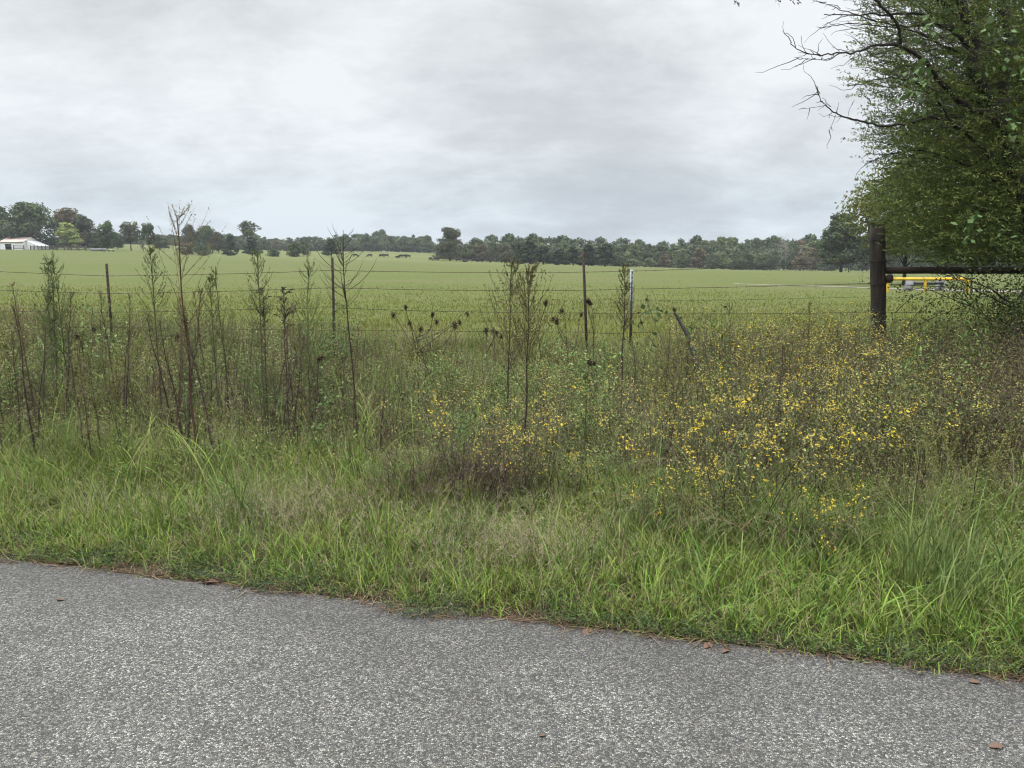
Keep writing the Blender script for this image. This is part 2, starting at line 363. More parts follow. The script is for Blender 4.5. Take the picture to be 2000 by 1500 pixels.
# creeping weeds and thatch on the road edge
b = B()
lob = lambda e: -.16 * np.clip((fbm(e * 1.2, e * 0, 41, 3) - .42) * 3.2, 0, 1)
n = 70000; e = rng.uniform(-6, 6, n); s = lob(e) - .02 + rng.random(n) ** 1.2 * (.3 - lob(e)); k = rng.random(n) < np.clip((fbm(e * 3, s * 3, 42) - .25) * 3.4, .12, 1); s, e = s[k], e[k]
q = bases(s, e, 0); n = len(s); q[:, 2] += .005 + rng.random(n) ** 1.2 * .06 * np.clip(fbm(e * 5, s * 5, 43) * 1.7, 0, 1.4)
d = rng.normal(size=(n, 3)); d[:, 2] = abs(d[:, 2]) * .5
leaves(b, q, d, .007 + .009 * rng.random(n), .005 + .005 * rng.random(n), pal(np.array([[.05, .085, .03], [.07, .105, .035], [.06, .09, .045], [.1, .13, .05]]), n))
setting('creeping_weed_cover', b.mesh('creeping_weed_cover', LEAF), 'stuff')
b = B(); n = 9000; e = rng.uniform(-6, 6, n); s = lob(e) * .6 - .05 + rng.random(n) ** 1.2 * .42; q = bases(s, e, .006); q[:, 2] += rng.random(n) * .012
ribbons(b, q, .03 + .12 * rng.random(n), .0015 + .003 * rng.random(n), rng.random(n) * 2 * pi, pi / 2 - .12 * rng.random(n), (rng.random(n) - .4) * .2, pal(np.array([[.2, .13, .075], [.14, .08, .05], [.28, .2, .12], [.09, .05, .035]]), n), 3)
setting('dry_thatch', b.mesh('dry_thatch', LEAF), 'stuff')

# weed height over the bank, by picture column
def weedh(u, s):
    hh = np.interp(u, [-100, 200, 420, 640, 760, 1250, 1400, 1650, 1800, 2050], [.9, .86, .74, .64, .5, .56, .84, .92, .9, 1.0])
    return hh * np.interp(s, [1.0, 2.2, 3.5, 6, 8.2], [.3, .7, 1., .95, .62])
# grass among the weeds, dull green, long and bent
b = B()
s, e, p = scatter(11000, 1.3, 8.6, -13, 12, 1.25, lambda s, e, p: np.clip(.35 + (fbm(e * .9, s * .9, 51) - .4) * 2.2, .12, 1))
k, q = tufted(s, e, p, 9, .04); n = len(k); u, v = topix(q[:, 0], q[:, 1], q[:, 2])
hgt = (.13 + .34 * weedh(u, s[k])) * (.4 + .75 * rng.random(n))
mix_ = np.clip((2.0 - s[k]) / .9, 0, 1)[:, None]; cc = pal(MUTED, len(s))[k] * (1 - mix_) + pal(BRIGHT * .9, len(s))[k] * mix_
cc = np.where(rng.random((n, 1)) < .18, vary((.21, .17, .1), n), cc) * (1 + (rng.random((n, 1)) - .5) * .4)
ribbons(b, q, hgt * 1.2, .003 + .0045 * rng.random(n) + .0003 * q[:, 1], rng.random(n) * 2 * pi, .08 + .6 * rng.random(n), .1 + 1.7 * rng.random(n) ** 1.4, cc, 4, twist=rng.normal(size=n) * .6)
# long single arching blades
s, e, p = scatter(170, 1.0, 4.0, -8, 6, 1); k, q = tufted(s, e, p, 4, .02); n = len(k)
ribbons(b, q, .5 + .5 * rng.random(n), .004 + .005 * rng.random(n), rng.random(n) * 2 * pi, .1 + .4 * rng.random(n), .8 + 1.5 * rng.random(n), pal(BRIGHT, n), 8, twist=rng.normal(size=n) * .3)
setting('rank_grass', b.mesh('rank_grass', LEAF), 'stuff')
# thin seed stalks with airy heads
b = B()
s, e, p = scatter(1500, .9, 8.8, -12, 11, 1.2, lambda s, e, p: np.clip(.4 + (fbm(e * .7, s * .7, 61) - .4) * 2.5, .1, 1)); n = len(s); u, v = topix(*p.T)
L = (.3 + .62 * weedh(u, s)) * (.7 + .6 * rng.random(n)); az = rng.random(n) * 2 * pi
c = ribbons(b, p, L, np.full(n, .0022), az, .02 + .2 * rng.random(n), .1 + .8 * rng.random(n), pal(np.array([[.17, .16, .08], [.13, .15, .06], [.22, .18, .11]]), n), 6)
m = 22; t = rng.random((n, m)) * .3 + .7; i0 = np.minimum((t * 6).astype(int), 5); fr = t * 6 - i0; ii = np.arange(n)[:, None]
hp = (c[ii, i0] * (1 - fr)[..., None] + c[ii, i0 + 1] * fr[..., None]).reshape(-1, 3)
dd = (norm(c[:, -1] - c[:, -2])[:, None] * .8 + rng.normal(size=(n, m, 3)) * .55).reshape(-1, 3)
leaves(b, hp, dd, .012 + .02 * rng.random(n * m), .0035, np.repeat(pal(np.array([[.24, .19, .12], [.2, .17, .1], [.17, .18, .08], [.25, .18, .14]]), n), m, 0))
# pinkish haze of panicles low in the verge
for (u_, v_, w_, cnt) in ((560, 1010, .6, 420), (1000, 1080, .55, 480), (200, 1000, .5, 120), (760, 1020, .5, 100)):
    g = gpix(u_, v_ + 30); q = np.stack([g[0] + rng.normal(size=cnt) * w_ * .5, g[1] + rng.normal(size=cnt) * .25, np.zeros(cnt)], -1); q[:, 2] = height(q[:, 0], q[:, 1])
    c = ribbons(b, q, .22 + .2 * rng.random(cnt), np.full(cnt, .0016), rng.random(cnt) * 2 * pi, .1 + .3 * rng.random(cnt), .2 + .7 * rng.random(cnt), pal(np.array([[.24, .19, .13], [.2, .18, .1]]), cnt), 4)
    kk = np.repeat(np.arange(cnt), 12); tt = rng.random((len(kk), 1)); hp = c[kk, 2] * (1 - tt) + c[kk, 4] * tt
    leaves(b, hp, rng.normal(size=(len(kk), 3)), .01 + .022 * rng.random(len(kk)), .0014, pal(np.array([[.46, .36, .27], [.42, .34, .24], [.36, .33, .2]]), len(kk)))
setting('seeding_grass', b.mesh('seeding_grass', LEAF), 'stuff')
# leafy undergrowth: small weed shapes repeated through the bank
def small_weed(seed, h, nst, leafL, leafW, nleaf, col, stemcol, spread=.5):
    r = np.random.default_rng(seed); b = B()
    az = r.random(nst) * 2 * pi; base = np.zeros((nst, 3)); base[:, :2] = r.normal(size=(nst, 2)) * .03
    L = h * (.6 + .5 * r.random(nst)); c = ribbons(b, base, L, np.full(nst, .004), az, spread * r.random(nst), (r.random(nst) - .2) * .8, vary(stemcol, nst, .2, .05, r), 6)
    kk = np.repeat(np.arange(nst), nleaf); n = len(kk); t = .12 + .88 * r.random(n); i0 = np.minimum((t * 6).astype(int), 5); fr = (t * 6 - i0)[:, None]
    pos = c[kk, i0] * (1 - fr) + c[kk, i0 + 1] * fr; d = r.normal(size=(n, 3)); d[:, 2] = .45 + .5 * d[:, 2]
    tw = norm(d) * (r.random((n, 1)) * .09 * h); pos2 = pos + tw
    leaves(b, pos2, d, leafL * (.6 + .8 * r.random(n)), leafW * (.6 + .8 * r.random(n)), vary(col, n, .42, .1, r), r)
    return b.arrays()
GREY = (.165, .19, .052); OLV = (.18, .185, .05); DRY = (.2, .155, .1); GRN = (.12, .2, .055); DKB = (.075, .055, .042)
SW = [small_weed(1, 1, 5, .045, .011, 46, GREY, (.06, .05, .035)), small_weed(2, 1, 6, .03, .012, 56, OLV, (.07, .055, .04)),
      small_weed(3, 1, 4, .06, .02, 34, GRN, (.07, .08, .035)), small_weed(4, 1, 7, .024, .008, 54, DRY, (.07, .05, .035), .7),
      small_weed(5, 1, 6, .034, .007, 48, DKB, (.04, .03, .024), .6), small_weed(6, 1, 5, .036, .014, 52, (.2, .25, .09), (.08, .07, .04)),
      small_weed(7, 1, 5, .075, .032, 20, (.13, .2, .06), (.07, .08, .04))]
PW = np.array([.22, .22, .12, .17, .13, .1, .04])
b = B()
s, e, p = scatter(8200, 1.15, 8.6, -13, 11.5, 1.1, lambda s, e, p: np.clip(.5 + (fbm(e * .8, s * .8, 71) - .38) * 2.4, .12, 1) * np.clip((s - .9) / 1.0, .15, 1) * np.interp(s, [5, 8.6], [1, .5]))
u, v = topix(*p.T); n = len(s); hh = weedh(u, s) * (.5 + .7 * rng.random(n)) * (.7 + .6 * fbm(e * .6, s * .6, 72))
typ = rng.choice(7, n, p=PW); typ = np.where((u > 1250) & (rng.random(n) < .5), rng.choice([3, 4, 1], n), typ); typ = np.where((u > 1250) & ((typ == 6) | (typ == 2)) & (rng.random(n) < .7), 0, typ)
typ = np.where((u < 760) & ((typ == 6) | (typ == 2)) & (rng.random(n) < .65), rng.choice([0, 3, 1], n), typ)
for k in range(7):
    m = typ == k; c = m.sum()
    b.stamp(SW[k], p[m], rng.random(c) * 2 * pi, np.stack([.45 + .35 * hh[m], hh[m]], -1), vary((1, 1, 1), c, .22, .06) * np.clip(.45 + 1.25 * (fbm(e[m] * .55, s[m] * .8, 77) - .05), .5, 1.3)[:, None], rng.normal(size=(c, 2)) * .18)
s, e, p = scatter(5200, 1.5, 8.6, -13, 11.5, 1.1, lambda s, e, p: np.clip(.35 + (fbm(e * .9, s * .9, 75) - .4) * 3, .08, 1)); u, v = topix(*p.T); n = len(s)
hh = weedh(u, s) * (.55 + .6 * rng.random(n)); az = rng.random(n) * 2 * pi; be = .5 * rng.normal(size=n); le = .22 * rng.random(n)
sc_ = vary((.05, .038, .03), n, .4, .12); sc_ = np.where(rng.random((n, 1)) < .25, vary((.16, .13, .07), n, .3), sc_); wd = .0045 + .004 * rng.random(n)
c = ribbons(b, p, hh, wd, az, le, be, sc_, 5); ribbons(b, p, hh, wd, az, le, be, sc_, 5, twist=np.full(n, pi / 2))
m = 16; kk = np.repeat(np.arange(n), m); tt = .35 + .65 * rng.random(n * m); i0 = np.minimum((tt * 5).astype(int), 4); fr = (tt * 5 - i0)[:, None]
q = c[kk, i0] * (1 - fr) + c[kk, i0 + 1] * fr + rng.normal(size=(n * m, 3)) * .03
pc = np.array([[.34, .32, .13], [.26, .31, .09], [.18, .24, .06], [.18, .14, .08], [.05, .038, .03]])[rng.integers(0, 5, n)][kk] * (.7 + .6 * rng.random((n * m, 1)))
leaves(b, q, rng.normal(size=(n * m, 3)) + [0, 0, .2], .014 + .016 * rng.random(n * m), .007 + .006 * rng.random(n * m), pc)
setting('weed_undergrowth', b.mesh('weed_undergrowth', LEAF), 'stuff')
# pasture grass beyond the fence
b = B(); n = 260000
Yf = 10 * (110 / 10) ** (rng.random(n) ** 1.12); Xf = (rng.random(n) - .5) * 1.55 * Yf
tc_ = np.stack([np.interp(Xf, [14, 22, 27, 31, 46], [53, 52, 46, 43, 40]), np.interp(Xf, [22, 25, 27, 31, 46], [-3, .3, 2.8, 2.8, 1.5])], -1)
k = (rng.random(n) < np.interp(Yf, [20, 48], [1, .03])) & (sdist(Xf, Yf) > 6.6) & ~((Xf > 14) & (Yf > tc_[:, 0] - tc_[:, 1] - 1.2) & (Yf < tc_[:, 0] + tc_[:, 1])); Xf, Yf = Xf[k], Yf[k]; n = len(Xf); q = np.stack([Xf, Yf, height(Xf, Yf) - .01], -1)
pn = fbm(Xf * .25, Yf * .5, 81); pn2 = fbm(Xf * .08, Yf * .2, 82)
far_ = np.clip((Yf - 12) / 18, 0, 1)[:, None]
fc = np.where((pn + .25 * rng.random(n))[:, None] > .72, vary((.165, .15, .06), n, .2), pal(np.array([[.165, .185, .034], [.185, .202, .041], [.145, .17, .031], [.19, .187, .054]]), n)) * (.72 + .6 * pn2)[:, None]
fc = fc * .86; fc = fc * (1 - .65 * far_) + (np.array([.152, .171, .034]) * (.72 + .6 * pn2)[:, None]) * .65 * far_
ribbons(b, q, (.03 + .08 * rng.random(n)) * (.4 + 1.1 * pn) * np.interp(Yf, [11, 18], [1.5, 1]), (.004 + .0006 * Yf), rng.random(n) * 2 * pi, .05 + .4 * rng.random(n), .1 + .9 * rng.random(n), fc, 2, twist=rng.normal(size=n))
setting('pasture_grass', b.mesh('pasture_grass', GRASSLEAF), 'stuff')

# ------------------------------------------------------------------ tall weeds
def weed(seed, h, r0, br0, brlen, nbr, a0, a1, lpb, leafL, leafW, cst, clf, dryn=60, cone=.8, buds=0, cbud=(.3, .24, .1), lean=.03, brr=.0016, low=0):
    """tall stalk: stem, upper branches with small leaves, withered lower leaves"""
    r = np.random.default_rng(seed); st, fo, dr = B(), B(), B()
    K = 12; t = np.linspace(0, 1, K); sp_ = np.zeros((K, 3)); sp_[:, 2] = t * h
    sp_[:, 0] = np.cumsum(r.normal(size=K)) * .004 * h + lean * h * t ** 2; sp_[:, 1] = np.cumsum(r.normal(size=K)) * .004 * h; sp_[0, :2] = 0
    tubes(st, sp_[None], np.linspace(r0, r0 * .25, K)[None], np.array([cst]), 5)
    def on(tt): return np.stack([np.interp(tt, t, sp_[:, k]) for k in range(3)], -1)
    tb_ = np.sort(br0 + (1 - br0) * r.random(nbr) ** .9 * .99); rel = (tb_ - br0) / (1 - br0)
    L = brlen * ((1 - rel) ** cone + .12) * (.65 + .6 * r.random(nbr)) * np.clip(.5 + rel * 3, 0, 1)
    az = r.random(nbr) * 2 * pi; bst = B(); jit = r.normal(size=nbr) * .12
    c = ribbons(fo, on(tb_), L, np.full(nbr, brr * 2), az, a0 + jit, np.full(nbr, a1 - a0), vary(np.array(cst) * .6 + np.array(clf) * .4, nbr, .15, .05, r), 6)
    ribbons(fo, on(tb_), L, np.full(nbr, brr * 2), az, a0 + jit, np.full(nbr, a1 - a0), vary(np.array(cst) * .6 + np.array(clf) * .4, nbr, .15, .05, r), 6, twist=np.full(nbr, pi / 2))
    kk = np.repeat(np.arange(nbr), lpb); n = len(kk)
    if n:
        tt = .15 + .85 * r.random(n); i0 = np.minimum((tt * 6).astype(int), 5); fr = (tt * 6 - i0)[:, None]
        pos = c[kk, i0] * (1 - fr) + c[kk, i0 + 1] * fr; d = norm(c[kk, i0 + 1] - c[kk, i0]) + r.normal(size=(n, 3)) * .6
        leaves(fo, pos, d, leafL * (.5 + r.random(n)), leafW, vary(clf, n, .25, .08, r), r)
    if buds:
        kk = np.repeat(np.arange(nbr), buds); n = len(kk); tt = .55 + .45 * r.random(n); i0 = np.minimum((tt * 6).astype(int), 5); fr = (tt * 6 - i0)[:, None]
        pos = c[kk, i0] * (1 - fr) + c[kk, i0 + 1] * fr + r.normal(size=(n, 3)) * .008
        leaves(fo, pos, r.normal(size=(n, 3)) + np.array([0, 0, .8]), .008 + .008 * r.random(n), .005, vary(cbud, n, .25, .08, r), r)
    if low:                                        # live narrow leaves up the stem
        tt = .15 + .8 * r.random(low); a = r.random(low) * 2 * pi; d = np.stack([np.cos(a), np.sin(a), .7 + 0 * a], -1)
        leaves(fo, on(tt), d, leafL * 1.6, leafW * 1.2, vary(clf, low, .25, .08, r), r)
    tt = .03 + (br0 + .12 - .03) * r.random(dryn); a = r.random(dryn) * 2 * pi; d = np.stack([np.cos(a), np.sin(a), -1.1 + .9 * r.random(dryn)], -1)
    leaves(dr, on(tt), d, .015 + .04 * r.random(dryn) ** 1.6, .005 + .005 * r.random(dryn), vary((.085, .065, .046), dryn, .45, .12, r), r)
    return [('stem', st.mesh('stem', STEM)), ('foliage', fo.mesh('foliage', LEAF)), ('withered_foliage', dr.mesh('withered_foliage', LEAF))]
RED = (.09, .052, .038); BRN = (.062, .047, .036); DGR = (.075, .075, .04)
LG = (.125, .15, .055); OL = (.12, .115, .05); YB = (.22, .16, .07)
def stand(name, proto, h0, u, vtop, Y, label, cat='weed', group=None, rz=None, tilt=(0, 0)):
    """stand a weed of prototype height h0 so that its tip is seen at row vtop"""
    z = at(u, vtop, Y)[2]; g = gcol(u, Y); x = colx(u, Y, z * .5 + g[2] * .5)
    sc = (z - g[2] + .02) / h0
    return place(name, proto, label, cat, (x, Y, hz(x, Y) - .02), rng.random() * 6.28 if rz is None else rz, group, sc, tilt)
spray = weed(101, 1.9, .012, .52, .66, 34, .72, .5, 20, .016, .0055, RED, (.17, .14, .06), 320, .75, 12, (.27, .21, .09), .0, .0017)
spire = weed(102, 1.5, .011, .55, .2, 60, .85, .35, 18, .024, .007, BRN, OL, 190, .7, 0, lean=.015, brr=.0022)
cone1 = weed(103, 1.5, .010, .38, .54, 64, .85, .25, 24, .026, .0075, BRN, OL, 130, .8, 4, (.17, .14, .06), .02, .0018)
cone2 = weed(104, 1.6, .011, .36, .6, 70, .8, .2, 24, .026, .0075, BRN, (.14, .125, .05), 170, .8, 5, (.18, .15, .06), .03, .0018)
fishbone = weed(105, 1.9, .010, .56, .42, 40, 1.15, .4, 3, .012, .003, (.04, .03, .026), (.08, .07, .04), 150, .6, 0, lean=.01, brr=.0042)
feather = weed(106, 1.6, .009, .45, .3, 60, .75, .3, 22, .02, .005, DGR, LG, 120, .8, 3, (.2, .2, .09), .02)
fuzzy = weed(107, 1.4, .007, .3, .38, 60, .7, .25, 26, .018, .004, DGR, (.115, .15, .055), 60, .8, 2, (.2, .2, .1), .03)
leafy = weed(108, 1.5, .008, .4, .26, 44, .7, .25, 14, .026, .006, DGR, (.09, .12, .045), 60, .7, 0, low=120, lean=.02)
droop = weed(109, 1.3, .008, .72, .16, 22, .4, 1.6, 16, .03, .007, BRN, (.06, .048, .035), 200, .5, 0, lean=.02)
wand = weed(110, 1.2, .0085, .55, .16, 24, .6, .3, 10, .02, .0045, BRN, (.14, .13, .06), 200, .7, 2, (.2, .16, .08), .03)
wand2 = weed(111, 1.2, .0075, .4, .24, 34, .7, .3, 14, .02, .005, DGR, (.16, .18, .06), 110, .7, 3, (.2, .19, .1), .04, low=60)
wand3 = weed(112, 1.2, .007, .6, .14, 20, .6, .35, 10, .016, .004, RED, (.16, .13, .065), 120, .7, 4, (.22, .16, .09), .06)
stand('tall_weed', spray, 1.9, 372, 420, 5.9, 'tallest weed of all with reddish stem and spreading yellowish sprays above the treeline')
stand('tall_weed', spire, 1.5, 1217, 518, 7.6, 'narrow spire weed with short stiff side twigs just left of the white topped post')
stand('tall_weed', cone1, 1.5, 990, 520, 7.0, 'cone shaped bushy weed, left one of the pair in the centre of the bank', tilt=(0, -.02))
stand('tall_weed', cone2, 1.6, 1022, 532, 5.6, 'cone shaped bushy weed, right and nearer one of the central pair, long dark stem', tilt=(0, -.05))
stand('tall_weed', fishbone, 1.9, 690, 450, 6.9, 'skeletal dark weed with bare upcurved side branches right of the second rusty post', tilt=(0, -.015))
stand('tall_weed', feather, 1.6, 303, 490, 7.0, 'dark green feathery weed between the leftmost post and the tallest weed')
stand('tall_weed', feather, 1.6, 514, 496, 7.0, 'slim feathery weed standing above the dark stems, left of a drooping brown one')
stand('tall_weed', droop, 1.3, 520, 565, 7.2, 'brown withered weed with drooping dead top in front of the slim feathery one')
stand('tall_weed', droop, 1.3, 556, 565, 6.7, 'brown withered stalk with bent dead tip halfway between two rusty posts')
stand('tall_weed', fuzzy, 1.4, 598, 515, 7.2, 'fine pale green fuzzy weed left of the leafy bush at the rusty post')
stand('tall_weed', fuzzy, 1.4, 130, 505, 7.4, 'thin pale weed with sparse upper twigs left of the leftmost rusty post')
stand('tall_weed', leafy, 1.5, 88, 502, 7.0, 'leafy dark green shoot arching left near the left edge', tilt=(0, -.16))
stand('tall_weed', leafy, 1.5, 104, 520, 7.2, 'leafy upright shoot close beside the arching dark green shoot')
stand('tall_weed', feather, 1.6, 418, 545, 7.3, 'feathery weed directly right of the tallest weed')
stand('tall_weed', wand2, 1.2, 440, 520, 7.6, 'thin loose weed halfway up between the tallest weed and the dark stems')
stand('tall_weed', wand3, 1.2, 62, 555, 6.5, 'thin reddish weed stem at the far left of the bank')
stand('tall_weed', leafy, 1.5, 1135, 780, 5.1, 'green straight leafy stalk among yellow flowers right of the central pair', tilt=(0, -.1))
stand('tall_weed', wand, 1.2, 1300, 640, 7.6, 'dark thin weed stem right of the white topped post')
stand('tall_weed', wand, 1.2, 1580, 590, 8.2, 'thin dark weed stem rising well left of the wooden post')
stand('tall_weed', wand, 1.2, 1696, 670, 7.4, 'dark dead stem directly in front of the wooden post')
stand('tall_weed', wand2, 1.2, 1430, 590, 8.5, 'loose greenish weed midway between white topped and wooden posts')
stand('tall_weed', wand3, 1.2, 742, 720, 6.3, 'short dark spike weed right of the skeletal weed')
zones = [(-60, 120, 'at the far left end of the bank'), (120, 250, 'in front of the leftmost rusty post'), (250, 370, 'just left of the tallest weed'), (380, 480, 'just right of the tallest weed'),
         (480, 590, 'below the drooping brown weeds'), (590, 720, 'around the foot of the skeletal weed'), (720, 960, 'left of the central cone weeds'), (1040, 1210, 'between cone weeds and spire weed'),
         (1240, 1420, 'right of the white topped post'), (1420, 1690, 'among yellow flowers left of the wooden post'), (1700, 1990, 'right of the wooden post under the tree')]
cnts = [14, 13, 11, 12, 15, 10, 8, 6, 8, 11, 8]
tops = [560, 575, 560, 570, 590, 620, 680, 700, 650, 650, 660]
kinds = [(wand, 'dark brown stalk with withered leaves'), (wand2, 'slim green tinged stalk'), (wand3, 'thin reddish stalk'), (fuzzy, 'fuzzy pale green stalk')]
for (z0, z1, ph), cn, tp in zip(zones, cnts, tops):
    for _ in range(cn):
        k = rng.choice(4, p=[.45, .22, .18, .15]); pr, nm = kinds[k]; h0 = 1.4 if k == 3 else 1.2
        Y = rng.uniform(5.7, 8.8); u = rng.uniform(z0, z1)
        stand('weed_stalk', pr, h0, u, tp + rng.random() ** .8 * 170 - 10, Y, nm + ' ' + ph, 'weed', 'weed stalks crowding the bank', tilt=(rng.normal() * .08, rng.normal() * .1))
# arching stems
def arch(seed, L, bend, cst, clf, plume):
    r = np.random.default_rng(seed); st, fo = B(), B(); t = np.linspace(0, 1, 15); th = .25 + bend * t ** 1.2
    P = np.zeros((15, 3)); P[1:, 0] = np.cumsum(np.sin(th[1:])) * L / 14; P[1:, 2] = np.cumsum(np.cos(th[1:])) * L / 14
    tubes(st, P[None], np.linspace(.004, .0012, 15)[None], np.array([cst]), 5); n = 260; tt = .5 + .5 * r.random(n)
    q = np.stack([np.interp(tt, t, P[:, k]) for k in range(3)], -1) + r.normal(size=(n, 3)) * .012 * plume
    leaves(fo, q, r.normal(size=(n, 3)) + np.array([.5, 0, .3]), .012 + .02 * r.random(n), .004, vary(clf, n, .25, .08, r), r)
    return [('stem', st.mesh('stem', STEM)), ('foliage', fo.mesh('foliage', LEAF))]
ar1 = arch(1, 1.0, 1.7, (.2, .17, .1), (.2, .2, .09), 2.2); ar2 = arch(2, .8, 1.9, (.22, .2, .1), (.19, .17, .1), 1)
for (pr, u, v, rz, sc, lb) in ((ar1, 436, 880, pi - .1, .8, 'pale stem arching left over the grass in front of the tallest weed'), (ar2, 590, 850, pi, .75, 'pale thin stem arching left in front of the dark stems'),
                               (ar2, 265, 900, pi, .8, 'low arched grass stem left of the tallest weed foot'), (ar2, 910, 900, pi + .2, .7, 'straw coloured stem arching left over the dead brown bush'),
                               (ar1, 930, 980, pi + .1, .8, 'long straw stem arching left in front of the dead brown bush'), (ar2, 1400, 985, pi, .95, 'pale green stem arching left below the orange flowers'),
                               (ar1, 1500, 1110, pi, .6, 'pale grass plume arching left right of the dark hollow')):
    place('arching_stem', pr, lb, 'weed', gpix(u, v), rz, 'arching stems', sc)

# ------------------------------------------------------------------ dark seed head shrubs
def seedhead_shrub(root, heads, label, Y, seed):
    r = np.random.default_rng(seed); g = gcol(*root) if len(root) == 2 else root; t = thing('seedhead_shrub', label, 'shrub', g); st = B(); paths = []
    hub = np.array([0, 0, .22 + .1 * r.random()]); paths.append(tube1(st, [(0, 0, -.03), hub * .4 + r.normal(size=3) * .02, hub * .7 + r.normal(size=3) * .02, hub], .006, .005, BRN, 5, K=6))
    for (u, v, sz) in heads:
        p = at(u, v, Y + r.normal() * .25) - g; a0_ = paths[int(r.integers(0, len(paths)))]; hb = a0_[int(r.integers(1, 4))] if len(paths) > 1 else hub; mid = hb * .45 + p * .55 + np.array([0, 0, -.1 * r.random()]) + r.normal(size=3) * .04
        paths.append(tube1(st, [hb, mid + r.normal(size=3) * .015, p * .9 + hb * .1 + r.normal(size=3) * .015, p + np.array([0, 0, .01])], .0042, .0022, BRN, 5, K=9))
        nl = 14; tt = r.integers(0, 9, nl); leaves(st, paths[-1][tt], r.normal(size=(nl, 3)) + [0, 0, -.6], .035, .011, vary((.07, .07, .035), nl, .3, .1, r), r)
        sz *= .85; hd = B(); n = 150; q = r.normal(size=(n, 3)) * np.array([.3, .3, .42]) * sz * .62; q[:, 2] -= sz * .25
        leaves(hd, p + q, r.normal(size=(n, 3)) + np.array([0, 0, -.9]), sz * .26, sz * .13, vary((.04, .021, .018), n, .5, .15, r), r)
        obj('seed_head', hd.mesh('seed_head', LEAF), t)
    obj('stem', st.mesh('stem', STEM), t)
seedhead_shrub((845, 8.6), [(768, 612, .075), (792, 597, .06), (800, 628, .06), (845, 612, .06), (853, 626, .07), (822, 640, .07), (888, 632, .09), (898, 628, .06), (913, 612, .06)], 'sprawling thin branched shrub with many dark brown seed heads left of centre', 8.6, 1)
seedhead_shrub((958, 8.3), [(950, 642, .08), (963, 643, .07), (970, 648, .06)], 'small shrub with tight dark seed heads just left of the cone weeds', 8.3, 2)
seedhead_shrub((1050, 8.8), [(1030, 604, .07), (1066, 588, .075), (979, 655, .06)], 'thin shrub with dark seed heads right behind the cone weeds', 8.8, 3)
seedhead_shrub((1110, 8.8), [(1097, 604, .085), (1080, 620, .065), (1087, 624, .08), (1135, 612, .06)], 'thin shrub with dark seed heads left of the tallest rusty post', 8.8, 4)
seedhead_shrub((1158, 9.4), [(1149, 585, .09), (1153, 590, .07)], 'single dark seed head clump against the tallest rusty post', 9.4, 5)
seedhead_shrub((1325, 8.4), [(1317, 602, .06), (1263, 583, .045)], 'thin twig with small dark seed heads right of the white topped post', 8.4, 6)
seedhead_shrub((178, 7.2), [(183, 640, .06), (150, 655, .05)], 'low stalk with dark brown heads in front of the leftmost post', 7.2, 7)
seedhead_shrub((345, 7.2), [(346, 655, .075)], 'low stalk with one dark head left of the tallest weed', 7.2, 8)
seedhead_shrub((628, 7.0), [(627, 696, .06), (622, 700, .05)], 'low stalk with reddish brown dry head left of the second rusty post', 7.0, 9)
seedhead_shrub((1160, 7.2), [(1152, 704, .08), (1143, 732, .06), (1160, 707, .06)], 'low bent stalk with shaggy brown head below the tallest rusty post', 7.2, 10)

# ------------------------------------------------------------------ yellow flowers
def flower_plant(seed, h, nst, nfl, fresh):
    r = np.random.default_rng(seed); st, fo, bl = B(), B(), B(); az = r.random(nst) * 2 * pi
    base = np.zeros((nst, 3)); base[:, :2] = r.normal(size=(nst, 2)) * .05
    c = ribbons(st, base, h * (.7 + .4 * r.random(nst)), np.full(nst, .0045), az, .1 + .35 * r.random(nst), .2 + .7 * r.random(nst), vary((.07, .06, .04), nst, .25, .1, r), 7)
    ns = nst * 7; kk = np.repeat(np.arange(nst), 7); tt = .2 + .8 * r.random(ns) ** .8; i0 = np.minimum((tt * 7).astype(int), 6); fr = (tt * 7 - i0)[:, None]
    q = c[kk, i0] * (1 - fr) + c[kk, i0 + 1] * fr
    c2 = ribbons(st, q, .1 + .16 * r.random(ns), np.full(ns, .0024), r.random(ns) * 2 * pi, .3 + .6 * r.random(ns), .1 + .5 * r.random(ns), vary((.09, .085, .045), ns, .25, .1, r), 4)
    n = nst * 36; k3 = r.integers(0, ns, n); tt = r.random((n, 1)); q = c2[k3, 0] * (1 - tt) + c2[k3, 3] * tt
    leaves(fo, q, r.normal(size=(n, 3)) + np.array([0, 0, .2]), .022 + .03 * r.random(n), .006, vary((.105, .11, .05), n, .5, .12, r), r)
    k4 = r.integers(0, ns, max(nfl // 7, 5)); k4 = k4[r.integers(0, len(k4), nfl)]; ctr = c2[k4, 4] + r.normal(size=(nfl, 3)) * .03; fr_ = r.random(nfl) < fresh
    up = norm(r.normal(size=(nfl, 3)) * .6 + np.array([0, -.35, 1.])); e1 = norm(np.cross(up, r.normal(size=(nfl, 3)))); e2 = np.cross(up, e1)
    cf = np.where(fr_[:, None], vary((.62, .48, .05), nfl, .25, .07, r), vary((.46, .43, .17), nfl, .3, .08, r)); L = np.where(fr_, .008 + .004 * r.random(nfl), .006 + .005 * r.random(nfl))
    for k in range(6):
        a = k * pi / 3; d = e1 * math.cos(a) + e2 * math.sin(a) + up * np.where(fr_, .15, 1.2)[:, None]
        leaves(bl, ctr, d, L, L * .62, cf, r, .05)
    leaves(bl, ctr - up * .001, up, .004, .006, vary((.4, .22, .03), nfl, .2, .05, r), r)
    return [('stem', st.mesh('stem', STEM)), ('foliage', fo.mesh('foliage', LEAF)), ('blossom', bl.mesh('blossom', PETAL))]
FP = [flower_plant(201, .72, 8, 110, .3), flower_plant(202, .62, 7, 100, .22), flower_plant(203, .75, 9, 150, .12), flower_plant(204, .6, 6, 50, .8), flower_plant(205, .68, 8, 110, .4)]
